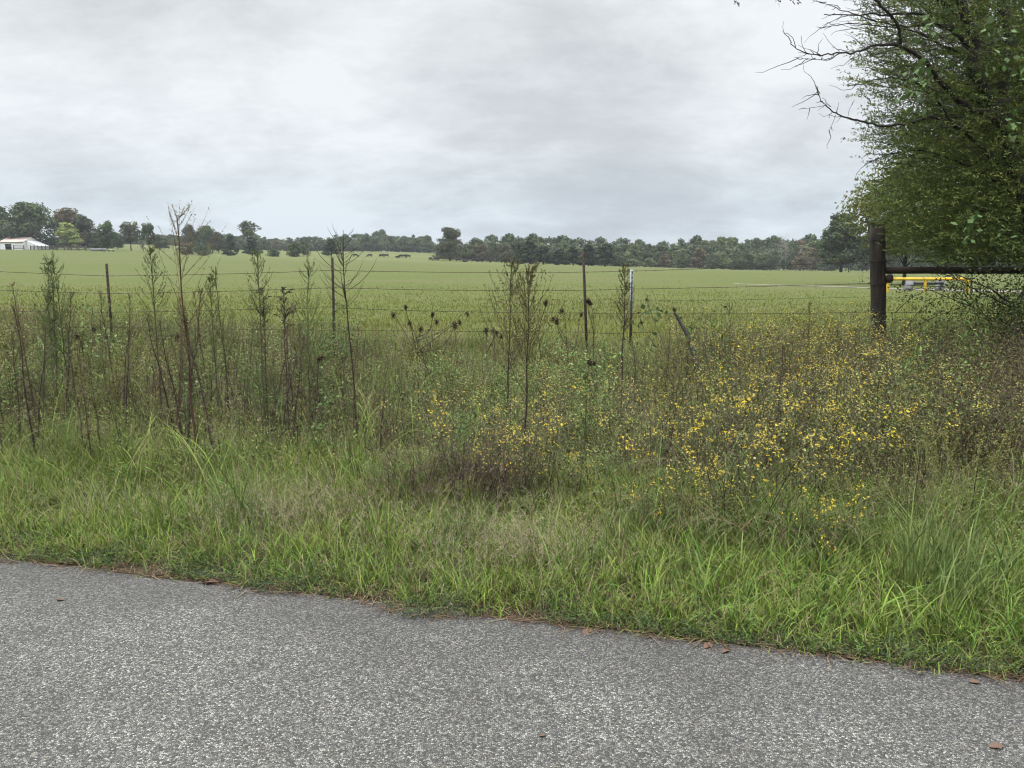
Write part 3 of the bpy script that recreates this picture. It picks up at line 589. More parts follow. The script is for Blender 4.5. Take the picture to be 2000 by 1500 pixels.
spots = [((1400, 1570), (860, 1060), 16, 'low in front among the pale buds left of the wooden post'), ((1560, 1760), (840, 1020), 15, 'thick in the bank below the wooden post'),
         ((1380, 1600), (745, 850), 11, 'halfway up the bank left of the wooden post'), ((1600, 1780), (730, 830), 11, 'near the foot of the wooden post'),
         ((1300, 1500), (700, 770), 7, 'far up the bank by the fence right of the white topped post'), ((1500, 1690), (700, 750), 9, 'close under the fence wires left of the wooden post'), ((1790, 1910), (830, 990), 8, 'in shade right of the wooden post'),
         ((830, 1000), (900, 985), 6, 'around the stems of the central cone weeds'), ((1020, 1130), (890, 1010), 7, 'right beside the nearer cone weed'), ((1140, 1330), (850, 1000), 8, 'below the narrow spire weed'), ((1260, 1420), (1020, 1080), 5, 'bright orange in front over the dark hollow'), ((1500, 1640), (1090, 1150), 3, 'lowest of all near the tall grass on the right')]
for (u0, u1), (v0, v1), cn, ph in spots:
    for _ in range(cn):
        k = int(rng.integers(0, 5)); k = 3 if 'orange' in ph or 'lowest' in ph else k
        g = gpix(rng.uniform(u0, u1), rng.uniform(v0, v1)); place('yellow_flower_plant', FP[k], 'yellow flowering plant ' + ph, 'wildflower', g, rng.random() * 6.28, 'yellow wildflowers on the bank', rng.uniform(.85, 1.3) * (.6 if 'orange' in ph or 'lowest' in ph else .85 if 'cone' in ph or 'spire' in ph else 1), (rng.normal() * .08, rng.normal() * .08))
# white fleabane
r = np.random.default_rng(5); st, bl = B(), B(); n = 10
c = ribbons(st, np.zeros((n, 3)), .8 + .25 * r.random(n), np.full(n, .004), r.random(n) * 6.28, .02 + .2 * r.random(n), .3 * r.random(n), vary((.09, .12, .05), n, .2, .05, r), 6)
m = 60; kk = r.integers(0, n, m); tt = r.random((m, 1)) * .6; q = c[kk, 6] * (1 - tt) + c[kk, 4] * tt + r.normal(size=(m, 3)) * .05
for k in range(5): leaves(bl, q, np.stack([np.cos(k * 1.257) + 0 * tt[:, 0], np.sin(k * 1.257) + 0 * tt[:, 0], .3 + 0 * tt[:, 0]], -1), .007, .005, vary((.75, .75, .7), m, .1, .02, r), r)
leaves(st, q, r.normal(size=(m, 3)), .03, .006, vary((.1, .13, .05), m, .2, .05, r), r)
place('white_flower_weed', [('stem', st.mesh('stem', LEAF)), ('blossom', bl.mesh('blossom', PETAL))], 'weed with tiny white daisy flowers between the drooping stalk and fuzzy weed', 'wildflower', gcol(552, 7.4), 0, None, 1.0)
# shrubs in the bank
def bush(seed, rx, ry, h, nst, nl, lL, lW, col, cst, curl=.8, trans=LEAF):
    r = np.random.default_rng(seed); st, fo = B(), B(); a = r.random(nst) * 2 * pi; base = np.zeros((nst, 3)); base[:, :2] = r.normal(size=(nst, 2)) * np.array([rx, ry]) * .35
    c = ribbons(st, base, h * (.6 + .6 * r.random(nst)), np.full(nst, .004), a, .1 + .7 * r.random(nst), curl * r.random(nst), vary(cst, nst, .3, .1, r), 7)
    kk = np.repeat(np.arange(nst), nl); n = len(kk); tt = .2 + .8 * r.random(n); i0 = np.minimum((tt * 7).astype(int), 6); fr = (tt * 7 - i0)[:, None]
    q = c[kk, i0] * (1 - fr) + c[kk, i0 + 1] * fr + r.normal(size=(n, 3)) * .03 * h
    leaves(fo, q, r.normal(size=(n, 3)) + np.array([0, 0, .15]), lL * (.5 + r.random(n)), lW * (.5 + r.random(n)), vary(col, n, .3, .1, r), r)
    return [('stem', st.mesh('stem', STEM)), ('foliage', fo.mesh('foliage', trans))]
place('leafy_bush', bush(1, .5, .4, .95, 34, 60, .05, .013, (.09, .135, .045), DGR, .7), 'lush green bush growing round the foot of the second rusty post', 'bush', gcol(655, 9.6))
place('leafy_bush', bush(2, .4, .4, .7, 26, 60, .04, .012, (.1, .14, .05), DGR, .7), 'dense green bush low at the far left edge', 'bush', gcol(10, 7.6))
place('dead_bush', bush(3, .85, .5, .6, 520, 12, .04, .0035, (.085, .06, .048), (.075, .05, .04), 2.2), 'mound of dead brown twigs in the grass before the central cone weeds', 'bush', gpix(905, 985))
place('dead_bush', bush(4, .55, .4, .9, 130, 60, .03, .006, (.1, .072, .05), (.07, .045, .035), 1.6), 'brown withered tangle at the right edge of the bank', 'bush', gpix(1960, 900))
place('dead_bush', bush(5, .5, .4, .9, 110, 60, .03, .006, (.105, .08, .05), (.06, .042, .035), 1.4), 'reddish brown withered bush under the tree beyond the right flowers', 'bush', gpix(1905, 800))
def hanging_grass(seed, n):
    r = np.random.default_rng(seed); b = B(); base = np.zeros((n, 3)); base[:, :2] = r.normal(size=(n, 2)) * np.array([.12, .07])
    ribbons(b, base, .3 + .35 * r.random(n), .004 + .004 * r.random(n), -pi / 2 + r.normal(size=n) * .9, .15 + .4 * r.random(n), 1.2 + 1.3 * r.random(n), np.where(r.random((n, 1)) < .3, vary((.2, .14, .08), n, .3, .1, r), vary((.13, .17, .06), n, .4, .1, r)), 7)
    return [('blade', b.mesh('blade', LEAF))]
HG = [hanging_grass(1, 170), hanging_grass(2, 120)]
for k, u, v, lb in ((0, 1330, 1045, 'drooping dark grass clump below the orange flowers'), (1, 1440, 1060, 'drooping grass clump right of the dark hollow'), (1, 1250, 1010, 'brownish drooping grass clump left of the orange flowers'), (0, 1560, 1075, 'drooping dark grass clump under the lowest yellow flowers')):
    place('drooping_grass_clump', HG[k], lb, 'grass clump', gpix(u, v), rng.normal() * .3, 'drooping grass clumps')
# tall clumps of grass on the verge
def tall_clump(seed, nb, h, heads):
    r = np.random.default_rng(seed); b = B(); base = np.zeros((nb, 3)); base[:, :2] = r.normal(size=(nb, 2)) * .06
    ribbons(b, base, h * (.5 + .6 * r.random(nb)), .005 + .006 * r.random(nb), r.random(nb) * 6.28, .04 + .3 * r.random(nb), .2 + 1.4 * r.random(nb) ** 1.5, vary((.145, .2, .06), nb, .25, .06, r), 7, twist=r.normal(size=nb) * .4)
    nh = heads; base = np.zeros((nh, 3)); base[:, :2] = r.normal(size=(nh, 2)) * .06
    c = ribbons(b, base, h * (1. + .35 * r.random(nh)), np.full(nh, .003), r.random(nh) * 6.28, .03 + .14 * r.random(nh), .1 + .3 * r.random(nh), vary((.15, .18, .07), nh, .2, .05, r), 6)
    out = [('blade', b.mesh('blade', LEAF))]
    for k in range(nh):
        hd = B(); tt = r.random((60, 1)); q = c[k, 5] * (1 - tt) + c[k, 6] * tt
        leaves(hd, q, r.normal(size=(60, 3)) * .5 + np.array([0, 0, .9]), .016, .004, vary((.22, .22, .08), 60, .25, .08, r), r); out.append(('seed_head', hd.mesh('seed_head', LEAF)))
    return out
TC = [tall_clump(1, 46, .62, 9), tall_clump(2, 40, .55, 5), tall_clump(3, 60, .5, 14)]
for (k, u, v, sc, lb) in ((0, 1790, 1180, 1.0, 'tall seeding grass clump low on the right verge'), (0, 1840, 1150, 1.05, 'tallest upright grass clump on the right verge'), (2, 1870, 1210, .9, 'bushy grass clump nearest the road on the right'), (1, 1960, 1180, 1.0, 'broad bladed grass clump at the right edge'),
                          (1, 475, 1030, 1.0, 'tall arching grass clump in the left verge below the tallest weed'), (1, 430, 1020, .9, 'pale drooping grass clump left beside the tall arching clump'), (0, 130, 920, .9, 'upright grass clump in the verge at far left'), (2, 900, 1070, .7, 'slim grass clump below the dead brown bush'),
                          (2, 1680, 1100, .8, 'foxtail grass clump left of the tall seeding clumps'), (1, 700, 960, .8, 'grass clump below the skeletal weed'), (1, 700, 790, .9, 'bright grass tuft behind the skeletal weed'), (1, 760, 800, 1., 'bright green grass tuft right of the skeletal weed'), (2, 1150, 745, .8, 'bright grass tuft at the foot of the tallest rusty post')):
    place('grass_clump', TC[k], lb, 'grass clump', gpix(u, v), rng.random() * 6, 'tall grass clumps', sc)

# ------------------------------------------------------------------ fence
FY = lambda u: np.interp(u, [-300, 208, 650, 1140, 1233, 1713, 2300], [11.9, 11.4, 11.1, 10.7, 10.9, 9.9, 9.5])
fence = thing('barbed_wire_fence', 'rusty barbed wire fence on steel posts ending at a thick wooden post', 'fence', gcol(1713, 9.9)); fo_ = np.array(fence.location)
def local(p): return np.asarray(p) - fo_
def tpost(u0, v0, u1, topw, lean=0):
    Y = FY(u0); top = at(u0, v0, Y); g = gcol(u1, Y); foot = np.array([g[0], Y, g[2] - .15]); b = B()
    ax = top - foot; c = (.1, .06, .045)
    for dx, dy, w, d in ((0, 0, .036, .007), (0, -.0135, .007, .020)):       # T section: flange and stem
        V = [];
        for t in (0, 1):
            o = foot + ax * t + np.array([dx, dy, 0]); V += [o + [-w / 2, -d / 2, 0], o + [w / 2, -d / 2, 0], o + [w / 2, d / 2, 0], o + [-w / 2, d / 2, 0]]
        b.add(local(V), [[0, 3, 2, 1], [4, 5, 6, 7], [0, 1, 5, 4], [1, 2, 6, 5], [2, 3, 7, 6], [3, 0, 4, 7]], c)
    for k in range(22): box(b, local(foot + ax * (.12 + k * .04) + np.array([0, -.026, 0])), .014, .006, .02, c)
    o = obj('steel_post', b.mesh('steel_post', RUSTY), fence)
    if topw:
        w = B(); zt = topw
        V = []
        for t in (1 - zt, 1.002):
            q = foot + ax * t + np.array([0, -.002, 0]); V += [q + [-.0195, -.006, 0], q + [.0195, -.006, 0], q + [.0195, .008, 0], q + [-.0195, .008, 0]]
        w.add(local(V), [[0, 3, 2, 1], [4, 5, 6, 7], [0, 1, 5, 4], [1, 2, 6, 5], [2, 3, 7, 6], [3, 0, 4, 7]], (.42, .44, .48))
        for k in range(9): box(w, local(foot + ax * (1 - zt + (k + .5) * zt / 9) + np.array([.004, -.012, 0])), .02, .008, .022, (.06, .06, .07))
        obj('painted_top', w.mesh('painted_top', PLAIN), o)
    return o
tpost(208, 515, 222, 0); o = tpost(649, 503, 654, 0); tpost(1139, 490, 1148, 0)['label'] = 'tallest rusty steel post'
tpost(1234, 527, 1231, .46)['label'] = 'steel post with white painted top'
b = B(); Yp = 9.9; tp = at(1713, 444, Yp); ft = gcol(1718, Yp); log(b, local([ft[0], Yp, ft[2] - .2]), local(tp), .092, (.1, .1, .1), 14, .05, 3, 14)
wp = obj('wooden_post', b.mesh('wooden_post', WOOD, True), fence)
for v_ in (467, 509, 553):
    w = B(); c = at(1713, v_, Yp); a = np.linspace(0, 2 * pi, 17); tubes(w, (c + np.stack([np.cos(a) * .1, np.sin(a) * .1, .012 * np.sin(a * 1.0)], -1) - fo_)[None], np.full((1, 17), .003), np.array([[.1, .1, .1]]), 5)
    obj('wire_wrap', w.mesh('wire_wrap', WIRE), wp)
b = B(); log(b, local(at(1729, 528, Yp)), local(at(2060, 528, 9.55)), .044, (.1, .1, .1), 10, .06, 5, 12); obj('brace_rail', b.mesh('brace_rail', RAILWOOD, True), fence)
b = B(); log(b, local(at(1737, 545, Yp - .05)), local(at(1737, 541, Yp + .9)), .052, (.1, .1, .1), 10, .05, 6, 6); obj('rail_stub', b.mesh('rail_stub', RAILWOOD, True), fence)
b = B(); e2_ = at(2062, 490, 9.5); log(b, local([e2_[0], 9.5, hz(e2_[0], 9.5) - .2]), local([e2_[0], 9.5, 1.85]), .09, (.1, .1, .1), 12, .05, 8, 10); obj('wooden_post', b.mesh('wooden_post', WOOD, True), fence)
pu = [-300, 208, 650, 1140, 1233, 1713, 2060]
wires = [([515, 539, 528, 531.5, 529.5, 509, 508], 1), ([556, 573, 562, 567, 564.5, 553, 566], 1), ([None, None, None, 591, 588, 579, 585], .6), ([600, 610, 601, 611, 612, 609, 612], 1), ([640, 639, 645, 648.5, 649, 645, 660], 1)]
for rowsv, thick in wires:
    pts = []
    for k in range(len(pu) - 1):
        if rowsv[k] is None: continue
        p0 = at(pu[k], rowsv[k], FY(pu[k]) - .035); p1 = at(pu[k + 1], rowsv[k + 1], FY(pu[k + 1]) - (.035 if k < 4 else .1))
        if k >= 4: p0 = at(pu[k], rowsv[k], FY(pu[k]) - (.035 if k == 4 else .1))
        t = np.linspace(0, 1, 15)[:-1, None]; seg = p0 + (p1 - p0) * t; seg[:, 2] -= (4 * t * (1 - t))[:, 0] * rng.uniform(.0, .022); pts.append(seg + rng.normal(size=seg.shape) * .0012)
    pts = np.concatenate(pts + [p1[None]]) - fo_; w = B(); tubes(w, pts[None], np.full((1, len(pts)), .0031 * thick), np.array([[.1, .1, .1]]), 5)
    if thick == 1:
        sl = np.concatenate([[0], np.cumsum(np.linalg.norm(np.diff(pts, axis=0), axis=1))]); q = np.arange(.05, sl[-1], .125); q += rng.normal(size=len(q)) * .006
        bp = np.stack([np.interp(q, sl, pts[:, k]) for k in range(3)], -1); n = len(bp)
        for _ in range(2):
            d = norm(rng.normal(size=(n, 3)) * np.array([.35, 1, 1])) * .016; tubes(w, np.stack([bp - d, bp, bp + d], 1), np.full((n, 3), .0016), np.array([[.1, .1, .1]]), 4)
        tubes(w, np.stack([bp - [.007, 0, 0], bp, bp + [.007, 0, 0]], 1), np.full((n, 3), .0034), np.array([[.1, .1, .1]]), 5)
    obj('barbed_wire' if thick == 1 else 'smooth_wire', w.mesh('barbed_wire', WIRE), fence)
# leaning dead stick and vine near the fence
b = B(); p0 = at(1318, 612, 8.9); p1 = gpix(1372, 735); p1 = at(1372, 715, 8.5); tube1(b, [p0 - p1, (p0 - p1) * .5 + [.01, 0, .02], [0, 0, -.25]], .016, .03, (.05, .042, .036), 7, 10)
tag(obj('leaning_branch', b.mesh('leaning_branch', BARK)), 'dead grey branch leaning left, right of the white topped post', 'branch').location = p1
st, fo = B(), B(); g = gcol(1290, 9.2); pts = [at(u, v, 9.2) - g for u, v in ((1290, 690), (1262, 650), (1245, 615), (1275, 603), (1300, 610), (1335, 632), (1350, 660))]
P_ = tube1(st, pts, .004, .002, BRN, 5, 24); n = 40; q = P_[rng.integers(3, 24, n)] + rng.normal(size=(n, 3)) * .05
leaves(fo, q, rng.normal(size=(n, 3)) + [0, -.3, -.6], .05 + .04 * rng.random(n), .05 + .03 * rng.random(n), vary((.085, .125, .045), n)); place('creeping_vine', [('stem', st.mesh('stem', STEM)), ('foliage', fo.mesh('foliage', LEAF))], 'vine with broad green leaves looping over the lower wires beside the white topped post', 'vine', g)

# ------------------------------------------------------------------ roadside tree on the right
def spraytree():
    r = np.random.default_rng(77); Y0 = 9.3; g = gcol(2045, Y0); t = thing('roadside_tree', 'big dark leafy tree with lichened trunk and dead twigs overhanging the right side', 'tree', g)
    tr, lf, vn = B(), B(), B(); bark = (.1, .1, .1); segs = []
    def limb(px, r0, r1, dY=0., dY1=None, K=None, sides=8):
        n = len(px); dY1 = dY if dY1 is None else dY1
        pts = np.array([at(u, v, Y0 + dY + (dY1 - dY) * k / (n - 1)) for k, (u, v) in enumerate(px)]) - g
        K = K or n * 4; t_ = np.linspace(0, 1, n); q_ = np.linspace(0, 1, K); P = np.stack([np.interp(q_, t_, pts[:, k]) for k in range(3)], -1)
        for _ in range(2): P[1:-1] = (P[:-2] + 2 * P[1:-1] + P[2:]) / 4
        P[1:-1] += r.normal(size=(K - 2, 3)) * min(r0, .03) * .22
        R_ = r1 + (r0 * .82 - r1) * (1 - q_) ** (1.0 if r1 > .04 else 1.5); tubes(tr, P[None], R_[None] * (1 + r.normal(size=(1, K)) * .05), np.array([bark]), sides); segs.append((P, R_)); return P
    limb([(2045, 690), (2030, 560), (2010, 440), (1985, 340), (1960, 255), (1945, 212), (1914, 168), (1899, 120), (1905, 75), (1880, 15), (1850, -60)], .13, .05)
    limb([(2010, 440), (1995, 330), (1985, 270), (1962, 215), (1960, 160), (1975, 90), (1960, 10), (1950, -80)], .09, .05, .1, .5)
    limb([(2060, 560), (2060, 380), (2050, 200), (2030, 60), (2000, -90)], .11, .07, .6, .9)
    limb([(1966, 246), (1935, 232), (1900, 213), (1870, 195), (1836, 160), (1815, 125), (1790, 103), (1757, 88), (1715, 86), (1680, 100), (1640, 104), (1600, 108), (1570, 102), (1543, 85)], .055, .004, 0, -.9)
    limb([(1757, 88), (1758, 62), (1745, 38), (1725, 15), (1700, -10)], .028, .012, -.45, -.7)
    limb([(1960, 340), (1930, 300), (1890, 258), (1855, 240), (1848, 218), (1832, 195)], .05, .012, 0, -.4)
    limb([(1890, 258), (1855, 240), (1820, 226), (1780, 240), (1735, 247), (1690, 241), (1660, 232), (1640, 226), (1625, 215), (1610, 203), (1600, 190), (1597, 172)], .028, .003, -.2, -1.)
    limb([(1612, 206), (1595, 209), (1573, 212)], .004, .002, -1., -1.05, 6, 5); limb([(1632, 224), (1627, 240), (1620, 254)], .0035, .002, -1, -1.05, 6, 5); limb([(1656, 231), (1657, 218), (1664, 204)], .003, .002, -1, -1, 6, 5)
    limb([(1640, 104), (1618, 118), (1590, 116), (1552, 112)], .008, .002, -.8, -.9); limb([(1575, 104), (1566, 90), (1565, 70)], .004, .002, -.9, -.9, 6, 5); limb([(1640, 100), (1620, 85), (1608, 65)], .004, .0015, -.8, -.85, 6, 5)
    limb([(1895, 95), (1860, 60), (1800, 25), (1720, 28), (1660, 30), (1610, 28)], .035, .004, 0, -.7); limb([(1880, 60), (1830, 45), (1770, 55), (1700, 38), (1650, 20), (1600, 5)], .025, .003, .1, -.5)
    limb([(1860, 10), (1800, -10), (1700, -14), (1600, -8), (1500, -10), (1425, -8)], .03, .004, 0, -.8)
    limb([(1905, 110), (1850, 95), (1790, 60), (1720, 50), (1650, 45), (1605, 55)], .02, .003, .2, -.2)
    limb([(1990, 385), (1940, 350), (1880, 320), (1800, 290), (1740, 300), (1690, 320)], .03, .004, .3, .1)
    limb([(1950, 230), (1900, 190), (1830, 180), (1760, 150), (1690, 160), (1655, 170)], .03, .004, .4, .3)
    limb([(2010, 450), (1960, 430), (1890, 400), (1800, 400), (1720, 430)], .03, .004, .5, .6)
    limb([(2020, 520), (1985, 600), (1930, 560), (1880, 540), (1860, 545)], .02, .003, -.2, -.4); limb([(2040, 640), (1980, 600), (1920, 575), (1870, 545), (1840, 535)], .02, .003, -.1, -.3)
    # bare twigs: many short curved ones from the outer ends
    tw = [];
    for (P, R_) in segs[3:]:
        for k in range(4, len(P)):
            for _ in range(1):
                if r.random() < .62:
                    d = norm(P[k] - P[k - 1]) + r.normal(size=3) * np.array([.55, .5, .6]) + np.array([-.25, 0, .1]); L = (.06 + .34 * r.random() ** 2); t4 = np.linspace(0, 1, 6)[:, None]
                    c = P[k] + norm(d) * t4 * L + np.array([0, 0, 1]) * (t4 ** 2) * L * r.normal() * .25 + np.cumsum(r.normal(size=(6, 3)), 0) * .05 * L; tw.append(c)
    for _ in range(210):                            # dense bare twigs sweeping left through the upper crown
        u0 = r.uniform(1680, 1990); v0 = r.uniform(-40, 330); L = r.uniform(.3, .9); p = at(u0, v0, Y0 + r.normal() * .5) - g; t4 = np.linspace(0, 1, 6)[:, None]
        d = norm(np.array([-1, r.normal() * .35, .12 + r.normal() * .22])); c = p + d * t4 * L + np.array([0, 0, 1]) * (t4 ** 2) * L * (r.normal() * .18 - .06) + np.cumsum(r.normal(size=(6, 3)), 0) * .025 * L
        if topix(*(c[-1] + g))[0] > np.interp(topix(*(c[-1] + g))[1], [-50, 60, 130, 200, 330], [1610, 1600, 1640, 1680, 1690]): tw.append(c)
    tw = np.array(tw); tubes(tr, tw, np.linspace(.0042, .0013, 6)[None].repeat(len(tw), 0), np.array([[.1, .1, .1]]), 4)
    # leafy sprays: drooping twigs with rows of narrow leaves filling the outline
    Vb = [-120, 0, 60, 100, 140, 200, 240, 280, 320, 350, 380, 420, 470, 515]; Ub = [1690, 1675, 1665, 1660, 1648, 1662, 1682, 1665, 1688, 1700, 1672, 1690, 1715, 1745]
    n = 13000; v = r.uniform(-140, 520, n); ub = np.interp(v, Vb, Ub); f = r.random(n) ** .85; u = ub + (2080 - ub) * f + r.normal(size=n) * 7
    den = np.clip(np.where(v < 230, .3, .55) + f * 2, 0, 1) * np.where(v < 40, .7, 1) * np.clip(.35 + (fbm(u / 48, v / 30, 91) - .36) * 4.2, .06, 1); k = r.random(n) < den; u, v, f = u[k], v[k], f[k]; n = len(u)
    Yd = Y0 + np.where(r.random(n) < .78, 1.35 + .5 * r.normal(size=n), -.1 + .3 * r.normal(size=n)); org = np.array([at(a, b_, c_) for a, b_, c_ in zip(u, v, Yd)]) - g
    az = np.where(r.random(n) < .85, pi + r.normal(size=n) * .5, r.random(n) * 6.28); L = .25 + .35 * r.random(n)
    th0 = 1.25 + .22 * r.normal(size=n)
    org[:, 0] += L * .7
    c = ribbons(lf, org, L, np.full(n, .003), az, th0, .55 * r.random(n), vary((.05, .045, .035), n, .3, .1, r), 5)
    lp = 34; kk = np.repeat(np.arange(n), lp); m = len(kk); tt = r.random(m); i0 = np.minimum((tt * 5).astype(int), 4); fr = (tt * 5 - i0)[:, None]
    q = c[kk, i0] * (1 - fr) + c[kk, i0 + 1] * fr; ax = norm(c[kk, 5] - c[kk, 0]); d = ax * .7 + r.normal(size=(m, 3)) * .5 + np.array([0, 0, -.1])
    lc = np.array([[.105, .145, .038], [.132, .175, .046], [.07, .102, .032], [.165, .195, .055]])[r.integers(0, 4, n)][kk] * (.75 + .5 * r.random((m, 1)))
    lc = np.where(r.random((m, 1)) < .012, vary((.3, .22, .04), m, .2, .1, r), lc)
    leaves(lf, q, d, .024 + .024 * r.random(m), .009 + .007 * r.random(m), lc, r)
    # broad vine leaves in front
    nv = 150; cv = np.array([(1800, 130), (1790, 175), (1850, 110), (1810, 60), (1795, 150), (1950, 60), (1930, 130), (1975, 250), (1840, 30), (1990, 140), (1780, 220), (1900, 440), (1960, 470), (1880, 450)])
    kk = r.integers(0, len(cv), nv); uv = cv[kk] + r.normal(size=(nv, 2)) * 14; q = np.array([at(a, b_, 8.3 + .4 * r.random()) for a, b_ in uv]) - g
    leaves(vn, q, r.normal(size=(nv, 3)) + np.array([0, 0, -1.]), .05 + .04 * r.random(nv), .05 + .035 * r.random(nv), vary((.1, .16, .055), nv, .25, .08, r), r, .1)
    # dangling leaves at the tip of the top branch
    q = np.array([at(a, b_, 8.6) for a, b_ in ((1437, 0), (1441, 4), (1436, -3), (1515, 0), (1522, 2), (1548, 3), (1553, -2), (1560, 2))]) - g; q = np.repeat(q, 5, 0) + r.normal(size=(40, 3)) * .012
    leaves(vn, q, r.normal(size=(40, 3)) + [0, 0, -1], .04, .012, vary((.05, .04, .03), 40, .3, .1, r), r)
    obj('trunk', tr.mesh('trunk', BARK, True), t); obj('crown', lf.mesh('crown', TREELEAF), t); obj('vine', vn.mesh('vine', TREELEAF), t)
spraytree()

# leafy trees and shrubs behind it
def lobes(r, n, w, d, z0, z1, prof, rad):
    tz = r.random(n); env = np.interp(tz, np.linspace(0, 1, len(prof)), prof); a = r.random(n) * 2 * pi; q = np.sqrt(r.random(n)) * env
    return np.stack([np.cos(a) * q * w / 2, np.sin(a) * q * d / 2, z0 + (z1 - z0) * tz], -1), rad * (.7 + .6 * r.random(n)) * (.55 + .45 * env)
def cards(b, ctr, rad, per, size, cols, r, squash=.75, shell=.45):
    n = len(ctr); k = np.repeat(np.arange(n), per); m = len(k); d = norm(r.normal(size=(m, 3)))
    rr = rad[k] * (shell + (1 - shell) * r.random(m) ** .6); q = ctr[k] + d * rr[:, None] * np.array([1, 1, squash])
    nrm = norm(d + r.normal(size=(m, 3)) * .7 + np.array([0, 0, .3])); e1 = norm(np.cross(nrm, r.normal(size=(m, 3)))); e2 = np.cross(nrm, e1)
    s = size * (.5 + r.random((m, 1))); j = lambda: (.6 + .8 * r.random((m, 1)))
    V = np.stack([q - e1 * s * j(), q + e2 * s * .6 * j(), q + e1 * s * j(), q - e2 * s * .6 * j()], 1)
    cl = cols[r.integers(0, len(cols), n)] * (.65 + .7 * r.random((n, 1))); cc = cl[k] * (.7 + .6 * r.random((m, 1)))
    b.add(V, np.arange(m * 4).reshape(m, 4), np.repeat(cc, 4, 0))
def tree_parts(seed, h, w, z0=.12, prof=(.5, .9, 1, .85, .5, .2), nl=46, per=90, size=.3, lr=.17, cols=((.05, .07, .03),), trunk=.03, squash=.75, bare=0, mat=None, limbs=14, gap=0.):
    r = np.random.default_rng(seed); tr, cr = B(), B(); cols = np.array(cols, float)
    ctr, rad = lobes(r, nl, w * .86, w * .86, h * (z0 + lr * .5), h * (1 - lr * .45), prof, w * lr * 1.25)
    cards(cr, ctr, rad, per, size, cols, r, squash, .45 + gap)
    tp = np.array([r.normal() * .03 * h, r.normal() * .03 * h, h * .78]); P = tube1(tr, [(0, 0, -.3), (.0, .0, h * .25), tp * .6, tp], trunk * h * .8, trunk * h * .12, (.05, .05, .05), 6, 10)
    for k in r.choice(nl, min(limbs, nl), replace=False):
        s0 = P[int(r.integers(2, 8))]; e = ctr[k]; tube1(tr, [s0, (s0 + e) / 2 + np.array([0, 0, .04 * h * r.random()]), e], trunk * h * .25, trunk * h * .05, (.05, .05, .05), 4, 6)
    for _ in range(bare):
        a = r.random() * 6.28; z = h * (.3 + .6 * r.random()); s0 = np.array([0, 0, z * .8]); e = np.array([math.cos(a) * w * .5, math.sin(a) * w * .5, z + h * .1]); tube1(tr, [s0, (s0 + e) / 2, e], trunk * h * .3, trunk * h * .06, (.1, .1, .1), 4, 6)
    return [('trunk', tr.mesh('trunk', mat or FARBARK)), ('crown', cr.mesh('crown', TREELEAF))] if cr.n else [('trunk', tr.mesh('trunk', mat or FARBARK))]
def set_tree(name, parts, h0, w0, u, vtop, vbase, label, D, wpx=None, group=None, cat='tree'):
    d = D / .9876; top = at(u, vtop, D); x = colx(u, D, top[2]); g = hz(x, D)
    base = g if vbase is None else g
    sz = (top[2] - base) / h0; sx = sz if wpx is None else wpx / F * D / w0
    return place(name, parts, label, cat, (x, D, base - .1), rng.random() * 6.28, group, (sx, sx, sz))
MG = ((.08, .12, .034), (.1, .135, .04), (.065, .098, .03), (.12, .14, .045))
thick = tree_parts(301, 5.5, 6.2, .28, (.7, 1, 1, .9, .7, .35), 120, 210, .05, .13, MG, .02, limbs=30, mat=BARK)
t = place('thicket_tree', thick, 'dense mid green thicket tree behind the wooden post and brace rail', 'tree', gcol(2010, 15.5), .5, None, (1, .8, 1.0))
thick2 = tree_parts(302, 8.5, 5.5, .12, (.6, 1, 1, .9, .7, .3), 90, 200, .06, .14, MG, .02, limbs=30, mat=BARK)
place('thicket_tree', thick2, 'taller shaded tree behind the big roadside tree at the right edge', 'tree', gcol(2090, 14.), 1.5)
thick3 = tree_parts(303, 4.6, 4.2, .25, (.7, 1, 1, .8, .4), 70, 160, .06, .15, ((.12, .135, .04), (.09, .115, .035), (.14, .13, .04)), .02, limbs=20, mat=BARK)
place('thicket_tree', thick3, 'yellowing shrubby tree left of the thicket behind the wooden post', 'tree', gcol(1765, 58), 0., None, 2.0)
place('bramble_bush', bush(21, 1.0, .6, 1.9, 120, 130, .035, .018, (.06, .085, .03), BRN, 1.4, TREELEAF), 'dark leafy bramble bush at the foot of the roadside tree', 'bush', gcol(2000, 9.4))
place('bramble_bush', bush(22, .9, .6, .85, 80, 55, .035, .018, (.07, .1, .035), BRN, 1.5, TREELEAF), 'low green bramble right of the wooden post', 'bush', gcol(1870, 8.6))
st, fo = B(), B(); g = gcol(1790, 9.6)
for px in ([(1760, 660), (1790, 610), (1840, 575), (1900, 590)], [(1770, 650), (1820, 620), (1880, 600), (1960, 610)], [(1750, 610), (1780, 580), (1830, 560)], [(1900, 600), (1850, 580), (1800, 560), (1770, 570)], [(1940, 640), (1890, 570), (1850, 548)], [(1960, 640), (1900, 600), (1860, 570), (1835, 545)]):
    P_ = tube1(st, [at(u, v, 9.6 + rng.normal() * .1) - g for u, v in px], .006, .002, BRN, 5, 14); n = 16; leaves(fo, P_[rng.integers(0, 14, n)] + rng.normal(size=(n, 3)) * .02, rng.normal(size=(n, 3)), .03, .016, vary((.06, .085, .03), n))
place('bramble_canes', [('stem', st.mesh('stem', STEM)), ('foliage', fo.mesh('foliage', TREELEAF))], 'thin looping bramble canes crossing the gap below the brace rail', 'bramble', g)

